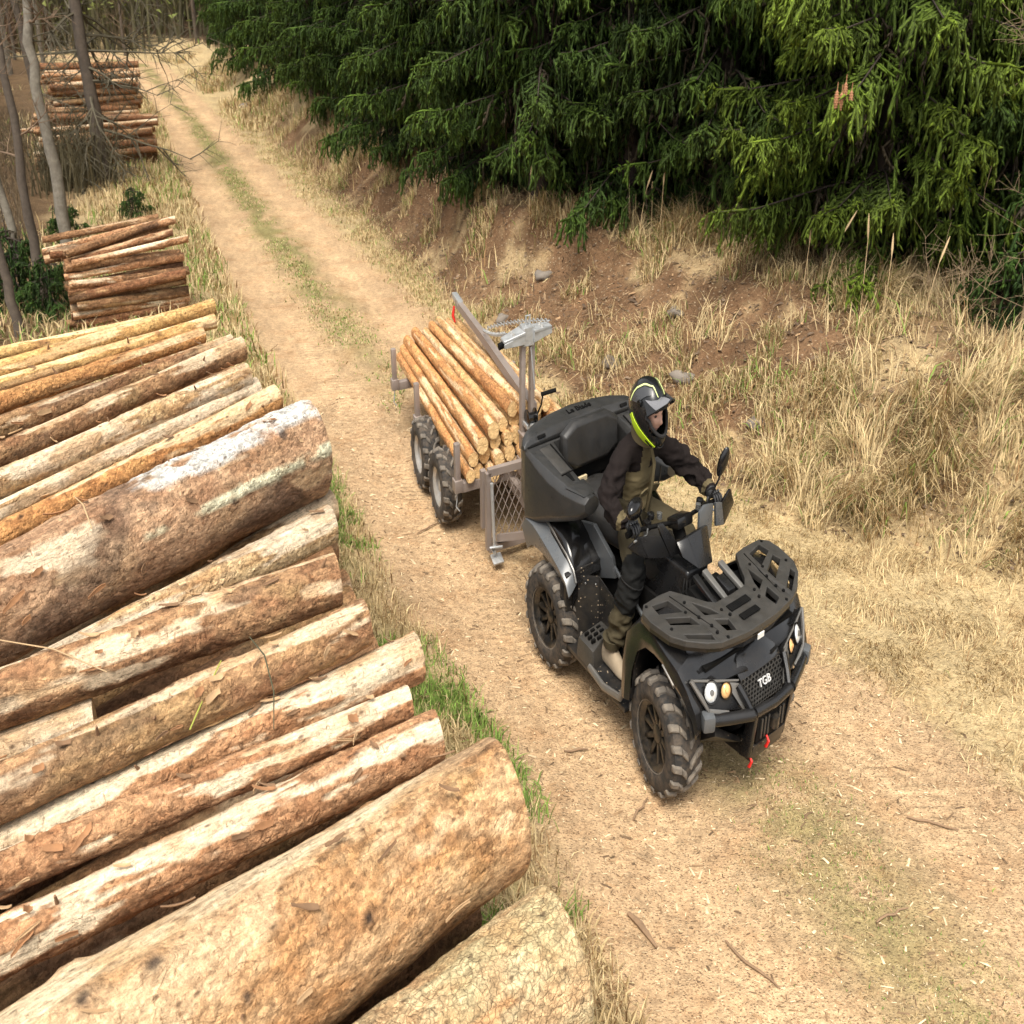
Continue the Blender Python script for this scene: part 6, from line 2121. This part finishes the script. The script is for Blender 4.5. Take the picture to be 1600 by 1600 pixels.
Bn = [("pelvis", "waist"), ("waist", "belly"), ("belly", "chest"), ("chest", "upper"), ("upper", "neck"), ("neck", "head"), ("upper", "shR"), ("shR", "uaR"), ("uaR", "elR"), ("elR", "faR"), ("faR", "wrR"), ("upper", "shL"), ("shL", "uaL"), ("uaL", "elL"), ("elL", "faL"), ("faL", "wrL"),
      ("pelvis", "hipR"), ("hipR", "thR"), ("thR", "knR"), ("knR", "shinR"), ("shinR", "calfR"), ("calfR", "anR"), ("pelvis", "hipL"), ("hipL", "thL"), ("thL", "knL"), ("knL", "shinL"), ("shinL", "calfL"), ("calfL", "anL")]
V, F = skin_mesh(J, Bn, 4)
va = np.array([tuple(q) for q in V])
# cloth folds: noise stretched round the limbs, stronger at elbows, waist and knees
jp = {k: np.array(v[0]) for k, v in J.items()}
near = lambda ks, r: sum(np.exp(-((np.linalg.norm(va - jp[k], axis=1)) / r) ** 2) for k in ks)
amp = .006 + .024 * np.clip(near(("elR", "elL", "faR", "faL", "wrR", "wrL", "knR", "knL", "waist", "shinR", "calfR", "calfL", "anR", "anL", "uaR", "uaL"), .10), 0, 1)
n1 = (1 - np.abs(2 * fbm(va * np.array([8, 8, 20]), 301, 2) - 1) * 2.2) * .5 + (fbm(va * np.array([12, 12, 30]), 305, 3) - .5) * .8 - .25
ctr = np.zeros_like(va)
bmn = bpy.data.meshes.new("tmp")
bmn.from_pydata([tuple(q) for q in va], [], F)
bmn.update()
nr = np.empty(len(va) * 3)
bmn.vertices.foreach_get("normal", nr)
bpy.data.meshes.remove(bmn)
va = va + nr.reshape(-1, 3) * (n1 * 2 * amp)[:, None]
mb = MB()
mb.add([tuple(q) for q in va], F)
body = mb.build("body", [M_jack, M_olive, M_trou, M_knee], None, Pn, sharp=180)
# which cloth where (the body keeps its face order)
def seg_t(c, a, b):
    a, b = jp[a], jp[b]
    d = b - a
    t = float(np.clip(np.dot(c - a, d) / np.dot(d, d), 0, 1))
    return t, float(np.linalg.norm(c - a - d * t))


bones_idx = {b: i for i, b in enumerate(Bn)}
inv = (Pn.M.inverted())
for p in body.data.polygons:
    c = np.array(inv @ p.center)
    best, bb = 9, None
    for a, b in Bn:
        t, d = seg_t(c, a, b)
        d = d / ((J[a][1] if not isinstance(J[a][1], tuple) else J[a][1][0]))
        if d < best:
            best, bb, bt = d, (a, b), t
    k = bb[1]
    leg = k[:2] in ("hi", "th", "kn", "sh", "ca", "an") and k not in ("shR", "shL") or k == "waist" and c[2] < 1.02
    if leg:
        m = 2
        if k in ("shinR", "shinL") or (k in ("knR", "knL") and bt > .80):
            m = 3 if c[2] > .60 else 2
        if k in ("shinR", "shinL") and c[2] < .62: m = 2
    else:
        m = 0
        front = c[0] > jp["chest"][0] - .02
        if k in ("waist", "belly", "chest") and front and c[2] < 1.345 - .25 * max(0, abs(c[1] + .02) - .06): m = 1
        if k in ("neck", "head"): m = 1
        if k in ("upper",) and front and abs(c[1] + .04) < .045: m = 1
        if k in ("wrR", "wrL") and .25 < bt < .7: m = 1
        if k == "waist" and c[2] < 1.06: m = 1 if front else 0
    p.material_index = m
# jacket details
MB().tube([(-.185, -.03, 1.42), (-.140, -.028, 1.34), (-.155, -.022, 1.22), (-.19, -.018, 1.10), (-.21, -.015, 1.03)], [.012, .014, .014, .014, .012], 6).build("zip_flap", M_olive, body, Pn)
MB().tube([(-.150, .055, 1.305), (-.158, .060, 1.24), (-.18, .062, 1.17)], .006, 6).build("pocket_zip", M_zip, body, Pn)
MB().sheet([[(-.255 + .095 * math.cos(a), -.045 + .100 * math.sin(a), 1.455 - .03 * math.cos(a)), (-.25 + .100 * math.cos(a), -.048 + .098 * math.sin(a), 1.50 - .02 * math.cos(a)), (-.245 + .092 * math.cos(a), -.05 + .09 * math.sin(a), 1.53 - .01 * math.cos(a))] for a in np.linspace(-2.9, 2.9, 20)], .012).build("collar", M_olive, body, Pn)

for s in (-1, 1):                                  # chest pocket flaps, shoulder and knee seams, cuffs
    MB().sheet([[(-.165 - .02 * k, -.025 + s * (.03 + .035 * j), 1.20 - .028 * k - .004 * j * j) for j in range(3)] for k in range(3)], .008).build("pocket_flap", M_olive, body, Pn)
for a_, b_, r_s in (("knR", "shinR", .10), ("knL", "shinL", .10)):
    pa_, pb_ = Vector(J[a_][0]), Vector(J[b_][0])
    c_ = pa_.lerp(pb_, .35)
    d_ = (pb_ - pa_).normalized()
    u_ = d_.orthogonal().normalized()
    w_ = d_.cross(u_)
    MB().tube([c_ + (u_ * math.cos(k * .4488) + w_ * math.sin(k * .4488)) * .093 for k in range(15)], .004, 5, False).build("knee_seam", M_zip, body, Pn)
MB().tube([(-.155, -.028, 1.325), (-.150, -.028, 1.312)], .006, 6).build("zip_pull", M_glovel, body, Pn)

# ---- hands in gloves: palm and five fingers closed round the grip
def hand(wr, grip, s):
    """wr: wrist, grip: point on the bar; fingers wrap over the bar"""
    wr, grip = Vector(wr), Vector(grip)
    o = None
    fwd = Vector((1, 0, 0))
    up = Vector((0, 0, 1))
    lat = Vector((0, s, 0))
    palm = grip + Vector((-.028, 0, .022))
    mb = MB()
    jn = {"w": (tuple(wr + Vector((-.02, 0, 0))), (.036, .028)), "w2": (tuple(wr.lerp(palm, .5)), (.038, .026)), "p": (tuple(palm), (.042, .022)), "k": (tuple(palm + Vector((.022, 0, .016))), (.044, .018))}
    V, F = skin_mesh(jn, [("w", "w2"), ("w2", "p"), ("p", "k")], 2)
    mb.add(V, F)
    lens = (.072, .082, .078, .062)
    for i, y in enumerate((-.032, -.011, .011, .031)):
        b = palm + Vector((.022, 0, .014)) + lat * (-y)
        L = lens[i]
        pts = {"a": (tuple(b), .0098), "b": (tuple(b + Vector((.034, 0, .006)) * (L / .08)), .0096), "c": (tuple(b + Vector((.055, 0, -.020)) * (L / .08)), .0088), "d": (tuple(b + Vector((.044, 0, -.047)) * (L / .08)), .0078), "e": (tuple(b + Vector((.026, 0, -.055)) * (L / .08)), .007)}
        V, F = skin_mesh(pts, [("a", "b"), ("b", "c"), ("c", "d"), ("d", "e")], 2)
        mb.add(V, F)
    b = palm + lat * -.03 + Vector((-.012, 0, -.004))
    pts = {"a": (tuple(b), .013), "b": (tuple(b + lat * -.022 + Vector((.012, 0, -.018))), .012), "c": (tuple(b + lat * -.024 + Vector((.036, 0, -.034))), .0105), "d": (tuple(b + lat * -.016 + Vector((.056, 0, -.036))), .008)}
    V, F = skin_mesh(pts, [("a", "b"), ("b", "c"), ("c", "d")], 2)
    mb.add(V, F)
    g = mb.build("glove", M_glove, body, Pn, sharp=180)
    for y in (-.032, -.011, .011, .031):
        MB().ball(tuple(palm + Vector((.028, 0, .030)) + lat * (-y)), (.012, .009, .007), 8, 6).build("knuckle_pad", M_glovel, g, Pn)
    MB().tube([wr.lerp(palm, .05), wr.lerp(palm, .3)], [.043, .041], 14).build("cuff_strap", M_glove, g, Pn)
    return g


hand(J["wrR"][0], (.045, -.385, 1.12), -1)
hand(J["wrL"][0], (.13, .385, 1.122), 1)

# ---- boots on the floor boards
for s, a in ((-1, J["anR"][0]), (1, J["anL"][0])):
    x, y = a[0], a[1] + s * .005
    rs = []
    for xx, w_, z0, z1 in ((-.105, .030, .298, .36), (-.085, .042, .296, .43), (-.03, .046, .295, .45), (.03, .046, .295, .42), (.08, .048, .295, .375), (.13, .047, .295, .352), (.165, .036, .297, .335), (.182, .016, .302, .318)):
        rs.append([(x + xx, y + w_ * u * (1 + .1 * (v < .4)), z0 + (z1 - z0) * v) for u, v in ((-.9, 0), (-1, .3), (-.9, .7), (-.45, 1), (.45, 1), (.9, .7), (1, .3), (.9, 0))])
    bt = MB().loft(rs).build("boot", M_boot, body, Pn, sub=1, sharp=60)
    MB().loft([[(q[0], y + (q[1] - y) * 1.07, .291 + (.014 if k in (0, 1) else 0)) for k, q in enumerate([(x + xx, y - w_), (x + xx, y + w_)])][:1] * 1 + [(x + xx, y + w_ * 1.08, .291), (x + xx, y + w_ * 1.08, .308), (x + xx, y - w_ * 1.08, .308)] for xx, w_ in ((-.108, .032), (-.06, .043), (.0, .044), (.06, .046), (.12, .046), (.16, .036), (.186, .015))]).build("boot_sole", M_tyre, bt, Pn)
    MB().tube([(x - .01, y, .47), (x - .012, y, .42)], [.078, .070], 14).build("trouser_hem", M_trou, body, Pn)

# ---- head and helmet
HC, HR = Vector((-.205, -.065, 1.635)), rz(.10) @ ry(.16)


def on_shell(az, el, k=1.0):
    """point on the helmet shell; az from the face, el up"""
    x, y, z = math.cos(el) * math.cos(az), math.cos(el) * math.sin(az), math.sin(el)
    p = Vector((.158 * x, .134 * y, .158 * z))
    if z < 0 and x > -.2:                     # chin bar reaches forward and down
        f = min(1, -z / .75)
        p.x += .068 * f * max(0, x + .2)
        p.z -= .042 * f * max(0, x + .2)
        p.y *= 1 - .22 * f * max(0, x)
    if z < 0 and x <= -.2:
        p.z *= .9
    return HR @ (p * k) + HC


NA_, NE_ = 56, 34
rowsE = [math.radians(-62 + (90 + 62) * i / NE_) for i in range(NE_ + 1)]
faces, verts = [], []
idx = {}
for i, el in enumerate(rowsE):
    for j in range(NA_):
        az = 2 * math.pi * j / NA_
        idx[i, j] = len(verts)
        verts.append(on_shell(az, el))
for i in range(NE_):
    el = math.degrees((rowsE[i] + rowsE[i + 1]) / 2)
    for j in range(NA_):
        az = math.degrees(2 * math.pi * (j + .5) / NA_)
        az = az - 360 if az > 180 else az
        if abs(az) < 58 - max(0, -el) * .6 and -22 < el < 24:
            continue
        faces.append((idx[i, j], idx[i, (j + 1) % NA_], idx[i + 1, (j + 1) % NA_], idx[i + 1, j]))
hm = MB()
hm.add(verts, faces)
inner = [HC + (v - HC) * .90 for v in verts]
hm.add(inner, [f[::-1] for f in faces])
helmet = hm.build("helmet", M_hel, body, Pn, sharp=50)
# lining rim of the face opening
rim = []
for k in range(40):
    a = 2 * math.pi * k / 40
    rim.append(on_shell(math.radians(57 * math.cos(a) * (1 - .16 * (math.sin(a) < 0))), math.radians(1 + 23 * math.sin(a)), .975))
MB().tube(rim + rim[:1], .011, 8, False).build("lining", M_dark, helmet, Pn)
MB().ball(tuple(HC + Vector((-.02, 0, -.01))), (.10, .095, .12), 20, 12).build("lining_cap", M_dark, helmet, Pn)


def band(name, pa, pb, mat, k=1.012, th=.004, parent=None):
    n = 12
    rows = []
    for i in range(n):
        t = i / (n - 1)
        f = lambda P: (np.interp(t, np.linspace(0, 1, len(P)), [q[0] for q in P]), np.interp(t, np.linspace(0, 1, len(P)), [q[1] for q in P]))
        a, b = f(pa), f(pb)
        rows.append([on_shell(math.radians(a[0] + (b[0] - a[0]) * u), math.radians(a[1] + (b[1] - a[1]) * u), k) for u in (0, .5, 1)])
    return MB().sheet(rows, th).build(name, mat, parent or helmet, Pn)


for s in (-1, 1):
    band("lime_stripe", [(s * 104, -6), (s * 80, -22), (s * 50, -36), (s * 30, -44)], [(s * 114, -16), (s * 94, -44), (s * 64, -60), (s * 34, -62)], M_lime)
    band("dark_inlay", [(s * 62, -37), (s * 46, -44), (s * 38, -48)], [(s * 64, -42), (s * 50, -49), (s * 40, -53)], M_hel, 1.022)
    band("pale_stripe", [(s * 120, 10), (s * 118, 38), (s * 95, 62), (s * 40, 66), (s * 22, 45)], [(s * 124, 10), (s * 123, 40), (s * 101, 66), (s * 35, 69), (s * 19, 45)], M_limes)
    band("grey_side", [(s * 116, 14), (s * 112, 36), (s * 90, 58), (s * 50, 60)], [(s * 88, 20), (s * 80, 32), (s * 66, 42), (s * 50, 46)], M_helg, 1.008)
    MB().lathe([(0, .02), (.012, .018), (.013, .002)], axis='y', n=14).xf(rz(0 if s > 0 else math.pi), on_shell(math.radians(s * 84), math.radians(22), 1.0)).build("visor_screw", M_hel, helmet, Pn)
# peak: wide blade over the forehead
pk = []
for i in range(7):
    t = i / 6
    row = []
    for u in (-1, -.66, -.33, 0, .33, .66, 1):
        b = on_shell(math.radians(74 * u * (1 - .1 * t)), math.radians(30 + 12 * (1 - abs(u)) - 2 * t), 1.03)
        ex = HR @ Vector((.085 * (1 - .45 * abs(u) ** 1.6), .02 * u, .030 - .055 * abs(u) ** 2 + .030 * (1 - abs(u)) - .02 * t))
        row.append(b + ex * t)
    pk.append(row)
MB().sheet(pk, .005).build("peak", M_hel, helmet, Pn, sharp=40)
for s, mt in ((-1, M_visor), (1, M_helg)):
    a = [[pk[i][3].lerp(pk[i][3 + s * 3], .10) + Vector((.0, 0, .006)), pk[i][3 + s * 1] + Vector((0, 0, .006)), pk[i][3 + s * 2] + Vector((0, 0, .006)), pk[i][3 + s * 2].lerp(pk[i][3 + s * 3], .8 - .1 * i) + Vector((0, 0, .006))] for i in range(0, 7)]
    if s < 0: a = [r[::-1] for r in a]
    MB().sheet(a, .004).build("peak_panel", mt, helmet, Pn)
# clear visor raised under the peak, mouth vent
band("chin_vent", [(-22, -40), (0, -42), (22, -40)], [(-18, -54), (0, -58), (18, -54)], M_dark, 1.015)
# face
fv = MB().ball((0, 0, 0), 1, 40, 30)
fp = []
for q in fv.v:
    x, y, z = q
    p = Vector((.098 * x, .076 * y, .115 * z))
    if x > 0:
        p.x += .026 * math.exp(-(y / .16) ** 2 - ((z + .12) / .20) ** 2)            # nose
        p.x += .010 * math.exp(-(y / .10) ** 2 - ((z - .12) / .22) ** 2)
        p.x -= .012 * sum(math.exp(-((y - e) / .20) ** 2 - ((z - .12) / .12) ** 2) for e in (-.40, .40))   # eye sockets
        p.x += .007 * sum(math.exp(-((y - e) / .28) ** 2 - ((z - .30) / .10) ** 2) for e in (-.36, .36))   # brows
        p.x += .008 * sum(math.exp(-((y - e) / .22) ** 2 - ((z + .15) / .2) ** 2) for e in (-.55, .55))
        p.x += .007 * math.exp(-(y / .3) ** 2 - ((z + .42) / .06) ** 2) + .006 * math.exp(-(y / .26) ** 2 - ((z + .53) / .05) ** 2) - .005 * math.exp(-(y / .32) ** 2 - ((z + .475) / .025) ** 2)
        p.x += .010 * math.exp(-(y / .3) ** 2 - ((z + .75) / .13) ** 2)
    if z < 0:
        p.y *= 1 + .12 * z
    fp.append(HR @ (p + Vector((.028, 0, -.008))) + HC)
fv.v = fp
face = fv.build("head", M_skin, body, Pn, sharp=180)
fpt = lambda x, y, z: HR @ (Vector((x, y, z)) + Vector((.028, 0, -.008))) + HC
for s in (-1, 1):
    MB().ball((0, 0, 0), (.006, .016, .009), 12, 8).xf(HR, fpt(.081, s * .030, .014)).build("eye", M_eye, face, Pn)
    MB().tube([fpt(.090, s * .014, .034), fpt(.090, s * .030, .040), fpt(.078, s * .046, .034)], [.003, .0045, .003], 6).build("eyebrow", M_brow, face, Pn)
MB().ball((0, 0, 0), (.006, .021, .005), 12, 6).xf(HR, fpt(.0885, 0, -.052)).build("lips", M_lip, face, Pn)
# ---- cones hanging from the big bright spruce
big = [o for o in bpy.data.objects if o.get('label', '').startswith("big bright green spruce")][0]
for i, (dx, dz) in enumerate(((0, 0), (.05, -.02), (.085, .05), (.15, -.01))):
    c = Vector((2.46 + dx * .9, 9.13 + .03 * i, 2.70 + dz))
    rs_ = [(-.075, .004), (-.062, .014), (-.03, .020), (0, .021), (.03, .018), (.055, .010), (.065, .003)]
    cb = MB().lathe(rs_, c=(0, 0, 0), axis='z', n=12)
    for k in range(7):
        for j in range(6):
            a = j * math.pi / 3 + k * .5
            z = -.06 + k * .018
            r = float(np.interp(z, [q[0] for q in rs_], [q[1] for q in rs_]))
            cb.box((r * math.cos(a), r * math.sin(a), z), (.010, .012, .004), rz(a) @ ry(.5))
    cb.tube([(0, 0, .06), (0, 0, .12)], .004, 5)
    o = cb.build("cone", M_cone)
    o.parent = big
    o.matrix_parent_inverse = Matrix.Identity(4)
    sc_ = big.scale
    o.location = ((c.x - big.location.x) / sc_.x, (c.y - big.location.y) / sc_.y, (c.z - big.location.z) / sc_.z)
